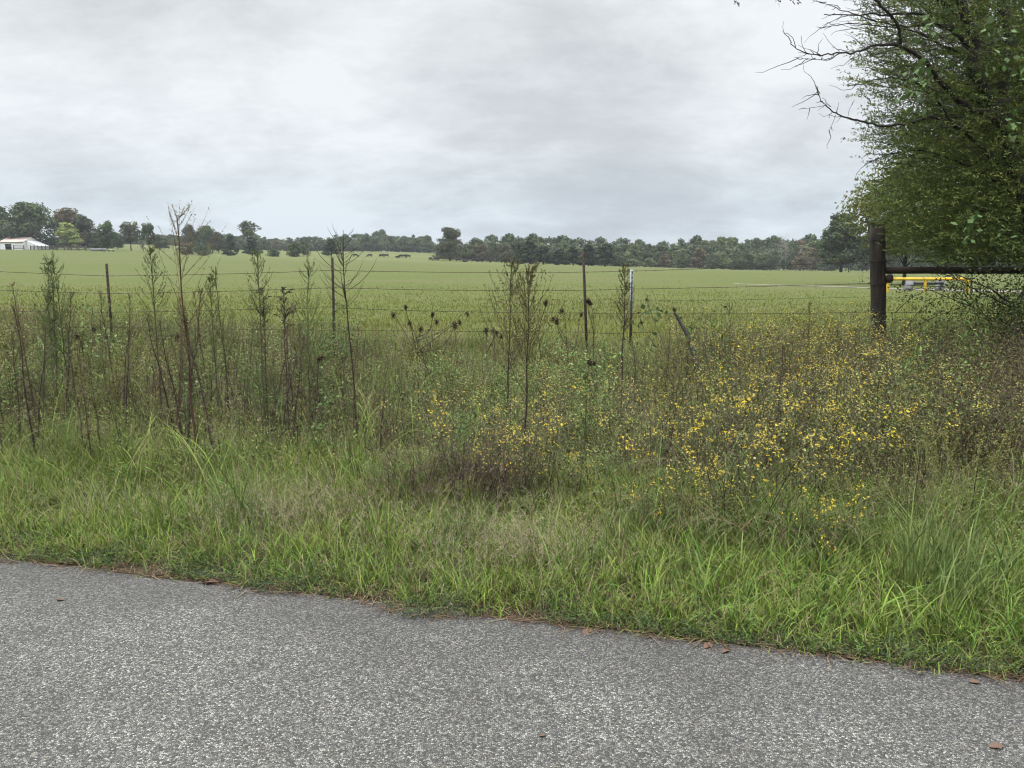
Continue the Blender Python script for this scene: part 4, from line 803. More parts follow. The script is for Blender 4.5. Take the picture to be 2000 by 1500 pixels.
# ------------------------------------------------------------------ distant trees
DK = ((.055, .085, .032), (.075, .105, .038), (.045, .07, .03)); BR = ((.125, .1, .055), (.085, .09, .045), (.14, .105, .06)); GR = ((.095, .12, .06), (.075, .1, .05)); PG = ((.2, .25, .07), (.23, .26, .08)); CE = ((.026, .048, .018), (.034, .058, .022))
oak1 = tree_parts(1, 14, 17, .08, (.75, 1, 1, .85, .6, .3), 110, 90, .34, .12, DK)
oak2 = tree_parts(2, 13, 11, .12, (.6, 1, .9, .95, .8, .4), 52, 90, .32, .14, BR, gap=.1)
oak3 = tree_parts(3, 14, 12, .1, (.7, 1, 1, .8, .5, .25), 70, 90, .33, .13, ((.05, .068, .035), (.07, .07, .04)))
palet = tree_parts(4, 9, 6, .15, (.6, .9, 1, .9, .5), 44, 80, .26, .15, PG)
round1 = tree_parts(5, 9.5, 7.5, .1, (.8, 1, .95, .7, .3), 46, 80, .3, .15, DK)
open1 = tree_parts(6, 9, 8, .3, (.5, 1, .8, .9, .5), 26, 80, .3, .15, ((.06, .08, .035), (.09, .095, .045)), gap=.1)
open2 = tree_parts(7, 9, 7, .28, (.6, 1, .6, .9, .6), 24, 80, .3, .15, DK, gap=.1)
tall1 = tree_parts(8, 16, 7, .45, (.4, .7, .5, 1, .9, .4), 26, 70, .34, .2, DK, gap=.1)
ced1 = tree_parts(9, 9, 6, .02, (1, .95, .8, .6, .4, .18), 70, 70, .24, .11, CE, squash=.5)
ced2 = tree_parts(10, 9, 6.6, .02, (.95, 1, .85, .7, .45, .2), 70, 70, .24, .12, ((.03, .052, .02), (.026, .045, .018)), squash=.55)
shr1 = tree_parts(11, 4, 4.4, .0, (.8, 1, .9, .6), 30, 70, .2, .2, DK); shr2 = tree_parts(12, 4, 4.4, .05, (.8, 1, .9, .6), 26, 60, .2, .2, BR)
bigoak = tree_parts(13, 13, 14, .07, (.95, 1, .85, .7, .55, .35), 90, 80, .28, .095, ((.1, .098, .045), (.08, .095, .04), (.065, .085, .035)), .04, gap=.15, limbs=26)
wil = tree_parts(14, 8, 10, .1, (.8, 1, .9, .6, .3), 50, 80, .28, .14, ((.08, .1, .045), (.09, .11, .05)))
brs = tree_parts(15, 6.5, 7, .1, (.6, 1, .9, .6), 34, 50, .26, .14, ((.1, .085, .06), (.09, .09, .055)), gap=.2)
rtree = tree_parts(16, 14, 10, .1, (.7, 1, 1, .9, .65, .35), 100, 110, .26, .11, ((.055, .078, .03), (.065, .09, .033), (.05, .066, .03)), gap=.1)
snag = tree_parts(17, 12, 7, .3, (1, 1), 6, 14, .2, .1, GR, .02, bare=26, mat=noisy_mat('pale_bark', (.16, .15, .13), (.3, .28, .25), 2))
sap = tree_parts(18, 3.5, 2.2, .2, (.7, 1, .7), 12, 40, .14, .2, BR)
for a in ((oak1, 14, 17, 52, 394, None, 'largest dark green broad tree right behind the white barn', 272, 118), (oak3, 14, 12, -8, 398, None, 'dark tree cut by the left edge beside the barn', 275, 60), (oak2, 13, 11, 130, 402, None, 'open brown tinged tall tree behind the pale green tree', 280, 62),
          (oak3, 14, 12, 160, 418, None, 'dark brown green tree sloping right beside the pale green tree', 278, 62), (palet, 9, 6, 128, 433, None, 'pale yellow green tree in front of the left grove', 262, 40), (palet, 9, 6, 148, 459, None, 'small pale green tree right under the pale yellow green one', 260, 24),
          (round1, 9.5, 7.5, 206, 431, None, 'dark round tree standing alone above the water trough', 268, 40), (round1, 9.5, 7.5, 190, 447, None, 'slender tree just left of the lone dark round tree', 274, 26), (open1, 9, 8, 252, 434, None, 'open crowned tree with bare trunk in the left meadow', 280, 46),
          (open2, 9, 7, 288, 436, None, 'open crowned tree with gaps right of the bare trunked one', 282, 38), (sap, 3.5, 2.2, 279, 468, None, 'thin reddish sapling in front of the open crowned trees', 268, 9), (tall1, 16, 7, 483, 428, None, 'tall tree with airy raised crown above the left cedars', 330, 40),
          (oak3, 14, 12, 368, 437, None, 'dark tree directly behind the tallest weed', 330, 36), (oak1, 14, 17, 402, 440, None, 'broad dark tree right behind the tallest weed sprays', 340, 50), (oak3, 14, 12, 425, 452, None, 'dark tree between the tallest weed and the first cedar', 335, 38),
          (round1, 9.5, 7.5, 228, 455, None, 'low dark tree between the round tree and bare trunked tree', 300, 30), (round1, 9.5, 7.5, 310, 458, None, 'low dark tree right of the open crowned trees', 330, 36)):
    set_tree('pasture_tree', *a)
for a in ((ced1, 9, 6, 449, 458, None, 'dark cedar in the left pasture, first of the row', 285, 37), (ced2, 9, 6.6, 491, 461, None, 'broad dark cedar in the left pasture under the tall airy tree', 285, 40), (ced2, 9, 6.6, 646, 465, None, 'dense rounded cedar seen right at the second rusty post', 285, 37),
          (ced1, 9, 6, 1035, 468, None, 'tall dark cedar at the left end of the cedar group', 250, 58), (ced2, 9, 6.6, 1062, 478, None, 'dark cedar second in the central cedar group', 250, 46), (ced1, 9, 6, 1092, 484, None, 'lowest cedar in the middle of the central group', 250, 44), (ced2, 9, 6.6, 1120, 479, None, 'dark cedar behind the tallest rusty post', 250, 42), (ced1, 9, 6, 1150, 475, None, 'dark cedar right of the tallest rusty post', 250, 50), (ced2, 9, 6.6, 1183, 474, None, 'broad dark cedar at the right end of the cedar group', 250, 56), (ced1, 9, 6, 1017, 472, None, 'narrow cedar shading the left side of the cedar group', 258, 36)):
    set_tree('cedar_tree', *a)
for a in ((shr2, 4, 4.4, 362, 474, None, 'reddish brown shrub in the pasture behind the tallest weed', 275, 30), (shr1, 4, 4.4, 396, 473, None, 'grey green shrub right behind the tallest weed stem', 275, 34), (shr1, 4, 4.4, 533, 486, None, 'small round dark shrub right of the left cedars', 275, 26), (shr1, 4, 4.4, 573, 473, None, 'dark round shrub left of a paler one in the pasture', 275, 30), (wil, 8, 10, 592, 470, None, 'paler grey green shrub beside the dark round one', 282, 28),
          (brs, 6.5, 7, 941, 478, None, 'bare brownish bush right of the big brown oak', 268, 36), (brs, 6.5, 7, 985, 477, None, 'twiggy brown bush left of the cedar group', 262, 36), (wil, 8, 10, 930, 466, None, 'light olive spreading tree right behind the big brown oak', 300, 66), (wil, 8, 10, 965, 473, None, 'light green spreading tree above the twiggy brown bush', 300, 44), (wil, 8, 10, 1492, 490, None, 'pale rounded bush at the wood edge below the bare snags', 285, 30)):
    set_tree('pasture_shrub', *a, cat='shrub')
set_tree('oak_tree', bigoak, 13, 14, 878, 444, None, 'big brown tinged oak standing alone by the cattle', 275, 74)
set_tree('oak_tree', rtree, 14, 10, 1650, 414, None, 'tall dark oak standing left of the wooden post', 180, 92)
set_tree('oak_tree', rtree, 14, 10, 1722, 430, None, 'dark oak half hidden behind the wooden post', 175, 80)
for u, vt, lb in ((1503, 478, 'pale bare snag left of the tall dead one'), (1528, 452, 'tall dead tree with bare branches rising above the wood'), (1563, 474, 'pale dead trunk nearest the tall dark oak'), (1538, 458, 'thin dead tree right beside the tall dead one')):
    set_tree('dead_tree', snag, 12, 7, u, vt, None, lb, 288, 24)
# woods
WV = [tree_parts(40 + k, 14, 11, .02, pr, 46, 62, .46, .16, cl, .022, limbs=8) for k, (pr, cl) in enumerate([((.8, .9, 1, .9, .6, .3), GR), ((.7, 1, .9, 1, .7, .3), DK), ((.9, .8, 1, .8, .5, .3), BR), ((.8, 1, 1, .9, .8, .4), ((.075, .105, .045), (.06, .085, .04))), ((.7, .9, 1, 1, .7, .2), ((.115, .14, .055), (.09, .115, .05)))])]
cn = ['grey green', 'dark green', 'brown tinged', 'mid green', 'light olive']
secs = [(215, 350, 'far left behind the open crowned trees'), (350, 460, 'behind the tallest weed'), (460, 560, 'behind the left cedars'), (560, 640, 'left of the second rusty post'), (640, 720, 'right of the second rusty post'), (720, 790, 'on the hill above the cattle'), (790, 870, 'at the hill end beside the oak'),
        (870, 960, 'right behind the big brown oak'), (960, 1060, 'left behind the cedar group'), (1060, 1150, 'behind the middle of the cedar group'), (1150, 1235, 'behind the white topped post'), (1235, 1320, 'right of the white topped post'), (1320, 1400, 'further right of the white topped post'), (1400, 1490, 'left of the bare snags'), (1490, 1570, 'behind the bare snags'), (1570, 1720, 'left behind the tall dark oak'), (1720, 2100, 'far behind the wooden post')]
def woods(u0, u1, step, D, topfn, wpx, jit, lowp):
    u = u0
    while u < u1:
        k = int(rng.choice(5, p=[.31, .29, .08, .21, .11])); ph = next(s_[2] for s_ in secs if s_[0] <= u < s_[1]); tall = rng.random() < .5
        vt = topfn(u) + rng.normal() * jit + (-2 if tall else 3)
        set_tree('woodland_tree', WV[k], 14, 11, u, vt, None, f"{'tall' if tall else 'lower'} {cn[k]} distant wood tree {ph}", D + rng.normal() * 5, wpx * (.85 + .4 * rng.random()), 'trees of the distant wood')
        u += step * (.7 + .6 * rng.random())
topL = lambda u: np.interp(u, [200, 330, 440, 560, 640, 700, 750, 800, 835, 850], [462, 459, 458, 461, 459, 453, 452, 458, 457, 470])
topR = lambda u: np.interp(u, [860, 950, 1050, 1130, 1210, 1290, 1350, 1450, 1530, 1700, 2100], [470, 462, 457, 464, 468, 474, 470, 465, 462, 462, 460])
secs.insert(0, (-120, 215, 'behind the barn and left grove')); woods(-100, 212, 16, 305, lambda u: 464, 34, 4, 0); woods(220, 846, 11, 470, topL, 26, 2.5, 0); woods(330, 846, 12, 445, lambda u: topL(u) + 9, 24, 2.5, 0); woods(960, 2080, 17, 330, topR, 42, 3.5, 0); woods(880, 2080, 19, 305, lambda u: topR(u) + 12, 38, 4, 0)
woods(1210, 1640, 30, 285, lambda u: topR(u) + 24, 34, 4, 0)
# mass of forest behind those rows
b = B(); r = np.random.default_rng(8)
for (u0, u1, D, fn, cnt) in ((150, 850, 500, lambda u: topL(u) + 6, 230), (850, 2250, 365, lambda u: topR(u) + 6, 330)):
    uu = r.uniform(u0, u1, cnt); dd = D + r.random(cnt) * 40; ctr = []
    for a, d_ in zip(uu, dd):
        top = at(a, fn(a) + 3, d_)[2]; x = colx(a, d_, top); g_ = hz(x, d_); ctr.append((x, d_, g_ + (top - g_) * (.2 + .6 * r.random())))
    cards(b, np.array(ctr), np.full(cnt, 4.2), 36, .8, np.array([(.06, .08, .042), (.07, .08, .045), (.085, .08, .05)]), r)
setting('far_forest', b.mesh('far_forest', TREELEAF), 'stuff')

# ------------------------------------------------------------------ cattle
def cow_mesh(pose):
    bm_v = []; bm_e = []; rad = []
    def P(x, y, z, r_): bm_v.append((x, y, z)); rad.append(r_); return len(bm_v) - 1
    def E(*ids): bm_e.extend(zip(ids[:-1], ids[1:]))
    dz = -.62 if pose == 'lie' else 0
    hip = P(-.75, 0, 1.0 + dz, (.27, .3)); mid = P(-.1, 0, .95 + dz, (.34, .38)); sh = P(.6, 0, 1.0 + dz, (.28, .34)); E(hip, mid, sh)
    rump = P(-.98, 0, 1.05 + dz, (.16, .18)); E(hip, rump); tail = P(-1.06, 0, .6 + max(dz, -.35), (.03, .03)); E(rump, tail)
    if pose == 'graze': nk = P(.98, 0, .78, (.15, .2)); hd = P(1.2, .03, .38, (.12, .14)); mz = P(1.3, .05, .1, (.08, .09))
    else: nk = P(.95, 0, 1.22 + dz, (.15, .2)); hd = P(1.2, .05, 1.4 + dz, (.12, .13)); mz = P(1.48, .08, 1.26 + dz, (.075, .08))
    E(sh, nk, hd, mz)
    for s_ in (-1, 1): e_ = P(bm_v[hd][0] - .05, bm_v[hd][1] + s_ * .2, bm_v[hd][2] + .06, (.04, .03)); E(hd, e_)
    for s_ in (-1, 1):
        if pose == 'lie':
            k1 = P(-.7, s_ * .3, .18, (.14, .12)); k2 = P(-.3, s_ * .42, .09, (.07, .07)); E(hip, k1, k2); k1 = P(.6, s_ * .25, .16, (.1, .1)); k2 = P(.95, s_ * .3, .08, (.06, .06)); E(sh, k1, k2)
        else:
            k1 = P(-.72, s_ * .2, .68, (.15, .13)); k2 = P(-.86, s_ * .2, .42, (.07, .06)); k3 = P(-.8, s_ * .2, .04, (.055, .055)); E(hip, k1, k2, k3)
            k1 = P(.55, s_ * .2, .62, (.11, .1)); k2 = P(.58, s_ * .2, .36, (.065, .06)); k3 = P(.56, s_ * .2, .04, (.055, .055)); E(sh, k1, k2, k3)
    me = bpy.data.meshes.new('cow'); me.from_pydata(bm_v, bm_e, []); o = bpy.data.objects.new('cow_tmp', me); C.objects.link(o)
    sk = o.modifiers.new('s', 'SKIN'); ss = o.modifiers.new('u', 'SUBSURF'); ss.levels = 1
    for k, r_ in enumerate(rad): me.skin_vertices[0].data[k].radius = r_
    me.skin_vertices[0].data[mid].use_root = True
    bpy.context.view_layer.update(); dg = bpy.context.evaluated_depsgraph_get(); m2 = bpy.data.meshes.new_from_object(o.evaluated_get(dg)); bpy.data.objects.remove(o)
    m2.materials.clear(); m2.materials.append(HIDE); m2.name = 'cow'; return m2
CW = {k: cow_mesh(k) for k in ('graze', 'stand', 'lie')}
for (u, v, ps, rz, lb) in ((695, 503, 'graze', 0, 'black cow leftmost of the herd right of the second rusty post'), (722, 505, 'graze', pi, 'black cow alone behind the skeletal weed'), (745, 503.5, 'graze', 0, 'left cow of the close pair near the skeletal weed'), (754, 505, 'stand', pi, 'right cow of the close pair near the skeletal weed'),
                           (777, 507.5, 'lie', 0, 'black cow lying left of the group of three'), (783, 505, 'graze', pi, 'left cow of the group of three on the pale slope'), (789, 505.5, 'stand', .2, 'middle cow of the group of three on the pale slope'), (797, 506.5, 'graze', pi, 'right cow of the group of three on the pale slope'),
                           (841, 506, 'graze', 1.2, 'black cow left of the big brown oak, the further left'), (852, 506, 'graze', pi, 'black cow between its neighbour and the big brown oak'), (896, 511, 'stand', 0, 'black cow under the right side of the big brown oak'), (908, 512, 'lie', 0, 'black cow lying right of the big brown oak'),
                           (927, 512, 'graze', 0, 'left cow of the pair below the bare brownish bush'), (938, 512.5, 'graze', pi, 'right cow of the pair below the bare brownish bush'), (957, 513, 'stand', 1.5, 'black cow facing away alone left of the twiggy bush'), (984, 514.5, 'stand', 0, 'black cow under the twiggy brown bush'), (994, 515, 'graze', pi, 'black cow rightmost of the herd near the cedars')):
    D = 262 if u > 830 else 290; x = colx(u, D, 1.5); o = tag(obj('cow', CW[ps]), lb, 'cow', 'black cattle grazing in the pasture'); o.location = (x, D, hz(x, D) - .03); o.rotation_euler = (0, 0, rz + rng.normal() * .2); o.scale = (.95,) * 3

# ------------------------------------------------------------------ barn, pens, yellow barrier
g = gcol(36, 262); px = 262 / F
barn = thing('barn', 'low white metal barn with rust streaked roof at the left edge', 'barn', g, .0)
def poly(b, pts, col=(.7, .7, .7)): b.add(np.array(pts, float), [[0, 1, 2, 3]], col)
L0, L1, DP, HE, HR = -6.0, 1.8, 9., 2.6, 4.1
w = B()
poly(w, [(L0, 0, -.4), (-4.3, 0, -.4), (-4.3, 0, HE), (L0, 0, HE)]); poly(w, [(-2.2, 0, -.4), (L1, 0, -.4), (L1, 0, HE), (-2.2, 0, HE)]); poly(w, [(-4.3, 0, 1.9), (-2.2, 0, 1.9), (-2.2, 0, HE), (-4.3, 0, HE)])
poly(w, [(L1, 0, -.4), (L1, DP, -.4), (L1, DP, HE), (L1, 0, HE)]); poly(w, [(L1, 0, HE), (L1, DP, HE), (L1, DP / 2, HR), (L1, DP / 2, HR)]); poly(w, [(L0, DP, -.4), (L0, 0, -.4), (L0, 0, HE), (L0, DP, HE)]); poly(w, [(L1, DP, -.4), (L0, DP, -.4), (L0, DP, HE), (L1, DP, HE)])
obj('wall', w.mesh('wall', SIDING), barn)
d = B(); box(d, (-3.25, 2.2, .9), 2.4, 4.2, 2.1, (.01, .01, .011)); obj('doorway', d.mesh('doorway', PLAIN), barn)  # near-black block painted as the shade inside the open doorway
rf = B()
for a, bb in ((-.3, 0), (DP + .3, 1)):
    V = [(L0 - .2, a, HE - .1), (L1 + .25, a, HE - .1), (L1 + .25, DP / 2, HR + .02), (L0 - .2, DP / 2, HR + .02)]; rf.add(np.array(V + [(x, y, z + .07) for x, y, z in V]), [[0, 3, 2, 1], [4, 5, 6, 7], [0, 1, 5, 4], [1, 2, 6, 5], [2, 3, 7, 6], [3, 0, 4, 7]], (.6, .5, .5))
obj('roof', rf.mesh('roof', ROOFMAT), barn)
lt = B(); poly(lt, [(L1 + .02, 1.5, -.4), (L1 + 4., 1.5, -.4), (L1 + 4., 1.5, 1.2), (L1 + .02, 1.5, 3.0)]); poly(lt, [(L1 + 4., 1.5, -.4), (L1 + 4., DP - 1, -.4), (L1 + 4., DP - 1, 1.2), (L1 + 4., 1.5, 1.2)]); poly(lt, [(L1 + .02, 1.4, 3.05), (L1 + 4.2, 1.4, 1.2), (L1 + 4.2, DP - 1, 1.2), (L1 + .02, DP - 1, 3.05)]); obj('lean_to', lt.mesh('lean_to', SIDING), barn)
g2 = gcol(-12, 275); sh = thing('shed', 'white shed end cut by the left edge above the barn', 'shed', g2); w = B(); box(w, (0, 0, 2.4), 6, 6, 5.6, (.7, .7, .7)); obj('wall', w.mesh('wall', SIDING), sh); w = B(); poly(w, [(-3.3, -3.4, 5.2), (3.3, -3.4, 5.2), (3.3, 0, 6.6), (-3.3, 0, 6.6)]); poly(w, [(-3.3, 0, 6.6), (3.3, 0, 6.6), (3.3, 3.4, 5.2), (-3.3, 3.4, 5.2)]); obj('roof', w.mesh('roof', CONCRETE), sh)
def board_fence(u0, u1, D, D1, label, step=2.3, rails=(.45, .9, 1.3)):
    a = gcol(u0, D); c = gcol(u1, D1); t = thing('board_fence', label, 'fence', a); n = max(2, int(np.linalg.norm(c - a) / step) + 1); P = [a + (c - a) * k / (n - 1) for k in range(n)]
    for p in P:
        p[2] = hz(p[0], p[1]); b = B(); box(b, p - a + [0, 0, .7], .22, .22, 1.7, (.05, .05, .05)); obj('post', b.mesh('post', BOARD), t)
    for z in rails:
        b = B()
        for p, q in zip(P[:-1], P[1:]):
            V = []
            for o in (p, q): V += [o - a + [0, -.14, z - .1], o - a + [0, -.09, z - .1], o - a + [0, -.09, z + .1], o - a + [0, -.14, z + .1]]
            b.add(np.array(V), [[0, 1, 2, 3], [4, 7, 6, 5], [0, 4, 5, 1], [1, 5, 6, 2], [2, 6, 7, 3], [3, 7, 4, 0]], (.05, .05, .05))
        obj('rail', b.mesh('rail', BOARD), t)
board_fence(27, 47, 258, 258, 'short dark board fence in front of the barn doorway'); board_fence(60, 112, 258, 254, 'dark board pen fence right of the barn', 1.6, (.3, .6, .9, 1.2)); board_fence(112, 168, 254, 252, 'open dark board fence below the pale green tree', 2.4)
t = thing('water_trough', 'long grey concrete trough at the end of the board fence', 'trough', gcol(192, 250)); b = B()
for dx, dy, sx, sy in ((0, -.7, 4.2, .15), (0, .7, 4.2, .15), (-2.02, 0, .15, 1.24), (2.02, 0, .15, 1.24)): box(b, (dx, dy, .45), sx, sy, 1.0, (.3, .3, .3))
obj('basin', b.mesh('basin', CONCRETE), t)
t = thing('feed_trough', 'small pale topped feed trough on legs right of the concrete trough', 'trough', gcol(217, 250)); b = B(); box(b, (0, 0, .7), 1.7, .8, .16, (.7, .68, .66)); obj('tray', b.mesh('tray', PLAIN), t)
for sx in (-.7, .7): b = B(); box(b, (sx, 0, .3), .1, .6, .62, (.1, .09, .08)); obj('leg', b.mesh('leg', BOARD), t)
Yb = 43.; g = gcol(1815, Yb); yb = thing('pipe_barrier', 'yellow painted pipe guard rail on a gravel patch beyond the brace rail', 'barrier', g)
z_top = at(1815, 545, Yb)[2] - g[2]
b = B(); xa = colx(1722, Yb, .5) - g[0]; xb = colx(1891, Yb, .5) - g[0]
a = np.linspace(0, pi / 2, 5); pts = [(xa, 0, z_top)] + [(x, 0, z_top) for x in np.linspace(xa + .3, xb - .3, 6)] + [(xb - .25 + .25 * math.sin(k), 0, z_top - .25 + .25 * math.cos(k)) for k in a[1:]] + [(xb, 0, z_top - .35), (xb, 0, -.3)]
tube1(b, pts, .085, .085, (.7, .5, .02), 10); obj('rail', b.mesh('rail', YELLOW, True), yb)
for u in (1734, 1807): b = B(); x = colx(u, Yb, .3) - g[0]; tube1(b, [(x, 0, -.3), (x, 0, z_top * .5), (x, 0, z_top - .05)], .07, .07, (.7, .5, .02), 10); obj('post', b.mesh('post', YELLOW, True), yb)
Yq = 46.5; g = gcol(1806, Yq); pm = thing('pipe_station', 'dark horizontal pipe between grey concrete supports behind the yellow rail', 'pipe', g); zt = at(1806, 549, Yq)[2] - g[2]
for u, r_ in ((1775, .1), (1838, 0)):
    b = B(); x = colx(u, Yq, .3) - g[0]; V = []
    for z, w_, o in ((-.3, .15, -.12), (zt + .08, .12, r_)): V += [(x + o - w_, -.3, z), (x + o + w_, -.3, z), (x + o + w_, .3, z), (x + o - w_, .3, z)]
    b.add(np.array(V), [[0, 3, 2, 1], [4, 5, 6, 7], [0, 1, 5, 4], [1, 2, 6, 5], [2, 3, 7, 6], [3, 0, 4, 7]], (.3, .3, .3)); obj('support', b.mesh('support', CONCRETE), pm)
b = B(); xa, xb = colx(1780, Yq, .3) - g[0], colx(1836, Yq, .3) - g[0]; tube1(b, [(xa, -.35, zt - .12), ((xa + xb) / 2, -.35, zt - .12), (xb, -.35, zt - .12)], .085, .085, (.05, .05, .05), 10); obj('pipe', b.mesh('pipe', DARKPIPE, True), pm)
# ------------------------------------------------------------------ fallen leaves
def dead_leaf(seed):
    r = np.random.default_rng(seed); b = B(); t = np.linspace(0, 1, 8); w = .3 * np.sin(pi * t ** .8) * (1 + .25 * np.sin(t * 17 + seed)) + .012
    cx = t - .5; cz = .05 * np.sin(pi * t + seed) + .02 * r.random(); V = []
    for k in range(8): V += [(cx[k], -w[k], cz[k] + .06 * w[k] / .3), (cx[k], 0, cz[k]), (cx[k], w[k], cz[k] + .1 * w[k] / .3 * r.random())]
    i = np.arange(7)[:, None] * 3 + np.arange(2)[None]; b.add(np.array(V), np.stack([i, i + 3, i + 4, i + 1], -1), (.2, .1, .06)); return b.mesh('fallen_leaf', DEADLEAF, True)
DL = [dead_leaf(k) for k in range(3)]
for k, (u, v, s_, lb) in enumerate(((412, 1141, .105, 'largest curled brown leaf at the road edge below the tallest weed'), (200, 1108, .06, 'small brown leaf on the road edge at the left'), (118, 1174, .05, 'small reddish leaf alone on the asphalt at the left'), (823, 1166, .08, 'brown leaf caught in the creeping weeds left of centre'), (1103, 1221, .05, 'pale tan leaf at the road edge in the middle'),
                                     (1146, 1236, .07, 'dull brown leaf flat on the asphalt in the middle'), (1352, 1250, .08, 'brown leaf in the thatch right of the pale tan leaf'), (1382, 1265, .065, 'dark red leaf on the asphalt beside the thatch'), (1450, 1255, .075, 'orange brown leaf in the low weeds on the right'), (1417, 1276, .05, 'small red leaf on the asphalt below the orange brown one'),
                                     (1665, 1288, .07, 'curled orange leaf under the right hand grass'), (1780, 1302, .07, 'upright dark leaf at the grass foot on the right'), (1904, 1336, .05, 'small tan leaf at the road edge far right'), (1945, 1462, .06, 'dark brown leaf alone on the asphalt at lower right'), (1060, 1440, .03, 'tiny tan leaf scrap on the asphalt at bottom centre'), (600, 1140, .06, 'brown leaf under the grass left of centre'))):
    p = gpix(u, v); o = tag(obj('fallen_leaf', DL[k % 3]), lb, 'leaf', 'dead leaves by the road'); o.location = (p[0], p[1], max(p[2], .004) + .004 + (.02 if v < 1170 and u > 500 else 0)); o.rotation_euler = (rng.normal() * .12, rng.normal() * .12, rng.random() * 1. - .2 + (pi if k % 2 else 0)); o.scale = (s_ * .85, s_ * .85, s_ * .85)

# ------------------------------------------------------------------ air
HZ_DENS = 0.0002
if HZ_DENS:
    b = B(); box(b, (0, 250, 16), 1500, 900, 44, (1, 1, 1)); m, nt, out = newmat('thin_haze'); vol = N(nt, 'ShaderNodeVolumePrincipled'); vol.inputs['Density'].default_value = HZ_DENS; vol.inputs['Color'].default_value = (.86, .9, .95, 1); nt.links.new(vol.outputs[0], out.inputs['Volume'])
    setting('haze', b.mesh('haze', m), 'stuff')

# ------------------------------------------------------------------ sky, sun, camera
SUN_EL, SUN_AZ = math.radians(60), math.radians(215)      # azimuth clockwise from +Y: behind, a little left
W = bpy.data.worlds.new('World'); bpy.context.scene.world = W; W.use_nodes = True; nt = W.node_tree; nt.nodes.clear(); l = nt.links.new
out = nt.nodes.new('ShaderNodeOutputWorld'); sky = N(nt, 'ShaderNodeTexSky', sky_type='NISHITA', sun_disc=False, sun_elevation=SUN_EL, sun_rotation=SUN_AZ)
bg1 = N(nt, 'ShaderNodeBackground'); bg1.inputs[1].default_value = .06; l(sky.outputs[0], bg1.inputs[0])
tc = N(nt, 'ShaderNodeTexCoord'); sx = N(nt, 'ShaderNodeSeparateXYZ'); l(tc.outputs['Generated'], sx.inputs[0])
def mth(op, a, b_=0., c_=None):
    x = N(nt, 'ShaderNodeMath', operation=op)
    for k, s in ((0, a), (1, b_), (2, c_)):
        if s is None: continue
        if isinstance(s, (int, float)): x.inputs[k].default_value = s
        else: l(s, x.inputs[k])
    return x.outputs[0]
zz = mth('MAXIMUM', sx.outputs[2], 0.); den = mth('ADD', zz, .32)
cb = N(nt, 'ShaderNodeCombineXYZ'); l(mth('DIVIDE', sx.outputs[0], den), cb.inputs[0]); l(mth('DIVIDE', sx.outputs[1], den), cb.inputs[1])
def cn_(scale, seed, det=6, rough=.55, dist=.4, st=(1, 1, 1)):
    mp = N(nt, 'ShaderNodeMapping'); mp.inputs['Location'].default_value = (seed, seed * .7, 0); mp.inputs['Scale'].default_value = st; l(cb.outputs[0], mp.inputs[0])
    n_ = N(nt, 'ShaderNodeTexNoise'); n_.inputs['Scale'].default_value = scale; n_.inputs['Detail'].default_value = det; n_.inputs['Roughness'].default_value = rough; n_.inputs['Distortion'].default_value = dist; l(mp.outputs[0], n_.inputs['Vector']); return n_.outputs['Fac']
big = cn_(.8, 3.1, 6, .58, .15, (1, 1, 1)); small = cn_(2.7, 7.7, 9, .64, .2, (1, 1, 1))
wisp = cn_(5.5, 2.2, 8, .68, .4, (.7, 1.3, 1)); cl = mth('ADD', mth('ADD', mth('MULTIPLY', big, .58), mth('MULTIPLY', small, .3)), mth('MULTIPLY', wisp, .15))
def blob(u, v, width, amp):                     # a lighter or darker part of the cloud deck, by direction
    d = ray(u, v); d = d / np.linalg.norm(d); x = N(nt, 'ShaderNodeVectorMath', operation='DISTANCE'); l(tc.outputs['Generated'], x.inputs[0]); x.inputs[1].default_value = tuple(d)
    m_ = N(nt, 'ShaderNodeMapRange', interpolation_type='SMOOTHERSTEP'); m_.inputs['From Min'].default_value = 0; m_.inputs['From Max'].default_value = width; m_.inputs['To Min'].default_value = amp; m_.inputs['To Max'].default_value = 0; l(x.outputs['Value'], m_.inputs['Value']); return m_.outputs[0]
for a_ in ((620, 270, .28, .13), (270, 170, .18, .07), (1000, 330, .2, .05), (1550, 130, .3, .06), (250, -30, .36, -.1), (900, 0, .25, -.02), (1000, 200, .16, -.03), (1400, 290, .3, -.015), (1250, 410, .22, -.06), (1600, 330, .2, -.05), (1480, 452, .07, .08), (350, 430, .3, -.04)): cl = mth('ADD', cl, blob(*a_))
cr = ramp(nt, cl, [(.33, (.55, .583, .62)), (.42, (.64, .674, .704)), (.48, (.74, .778, .806)), (.57, (.89, .928, .952))])
el = ramp(nt, zz, [(0., (.89, .94, .99)), (.03, (.84, .89, .945)), (.075, (.88, .925, .965)), (.14, (1.0, 1.01, 1.02)), (.3, (1.04, 1.03, 1.03))])
mul = N(nt, 'ShaderNodeMix', data_type='RGBA', blend_type='MULTIPLY'); mul.inputs[0].default_value = 1; l(cr.outputs[0], mul.inputs[6]); l(el.outputs[0], mul.inputs[7])
zen = N(nt, 'ShaderNodeMapRange', interpolation_type='SMOOTHSTEP'); zen.inputs['From Min'].default_value = .36; zen.inputs['From Max'].default_value = .95; zen.inputs['To Min'].default_value = 1.0; zen.inputs['To Max'].default_value = 6.2; l(zz, zen.inputs['Value'])
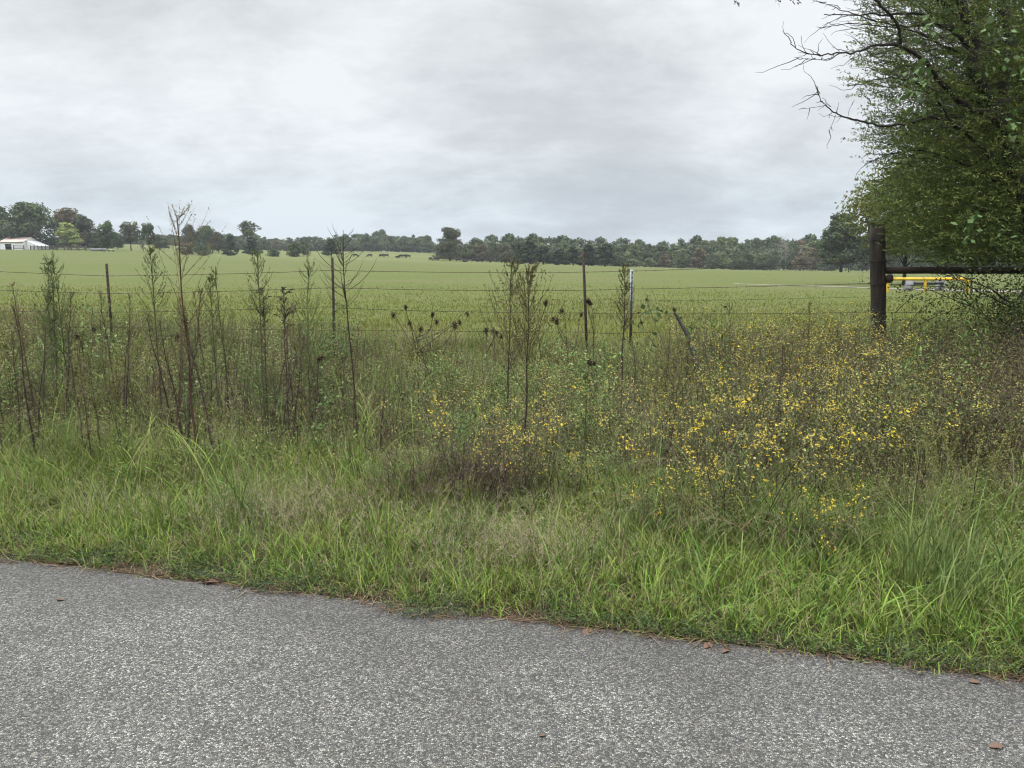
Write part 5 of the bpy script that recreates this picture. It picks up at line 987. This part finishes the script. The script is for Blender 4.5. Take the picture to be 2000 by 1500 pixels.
bg2 = N(nt, 'ShaderNodeBackground'); l(mul.outputs[2], bg2.inputs[0]); bank = N(nt, 'ShaderNodeMapRange', interpolation_type='SMOOTHSTEP'); l(mth('ADD', sx.outputs[1], mth('MULTIPLY', zz, 1.1)), bank.inputs['Value']); bank.inputs['From Min'].default_value = -.35; bank.inputs['From Max'].default_value = .25; bank.inputs['To Min'].default_value = .4; bank.inputs['To Max'].default_value = 1    # dimming added to the unseen low sky behind the camera, for plant contrast
l(mth('MULTIPLY', zen.outputs[0], bank.outputs[0]), bg2.inputs[1])
ms = N(nt, 'ShaderNodeMixShader'); ms.inputs[0].default_value = .96; l(bg1.outputs[0], ms.inputs[1]); l(bg2.outputs[0], ms.inputs[2]); l(ms.outputs[0], out.inputs[0])
sun = bpy.data.lights.new('sun', 'SUN'); sun.energy = 1.5; sun.angle = math.radians(16); sun.color = (1, .97, .92)
so = bpy.data.objects.new('sun', sun); C.objects.link(so)
sd = Vector((math.sin(SUN_AZ) * math.cos(SUN_EL), math.cos(SUN_AZ) * math.cos(SUN_EL), math.sin(SUN_EL))); so.rotation_euler = (-sd).to_track_quat('-Z', 'Y').to_euler(); so.location = (0, 0, 40)
cam = bpy.data.cameras.new('camera'); cam.sensor_width = 36; cam.lens = 36 * F / 2000; cam.clip_end = 6000; cam.clip_start = .05
co = bpy.data.objects.new('camera', cam); C.objects.link(co); co.location = (0, 0, CAMZ); co.rotation_euler = (pi / 2 - PT, 0, 0)
sc = bpy.context.scene; sc.camera = co
sc.view_settings.view_transform = 'Standard'; sc.view_settings.look = 'None'; sc.view_settings.exposure = 0; sc.view_settings.gamma = 1
sc.cycles.use_denoising = True; sc.cycles.denoiser = 'OPENIMAGEDENOISE'; sc.cycles.denoising_prefilter = 'ACCURATE'; sc.cycles.denoising_input_passes = 'RGB_ALBEDO_NORMAL'; sc.cycles.filter_width = 1.1; sc.cycles.use_adaptive_sampling = False
sc.cycles.max_bounces = 6; sc.cycles.diffuse_bounces = 2; sc.cycles.transmission_bounces = 2; sc.cycles.transparent_max_bounces = 4; sc.cycles.volume_bounces = 0
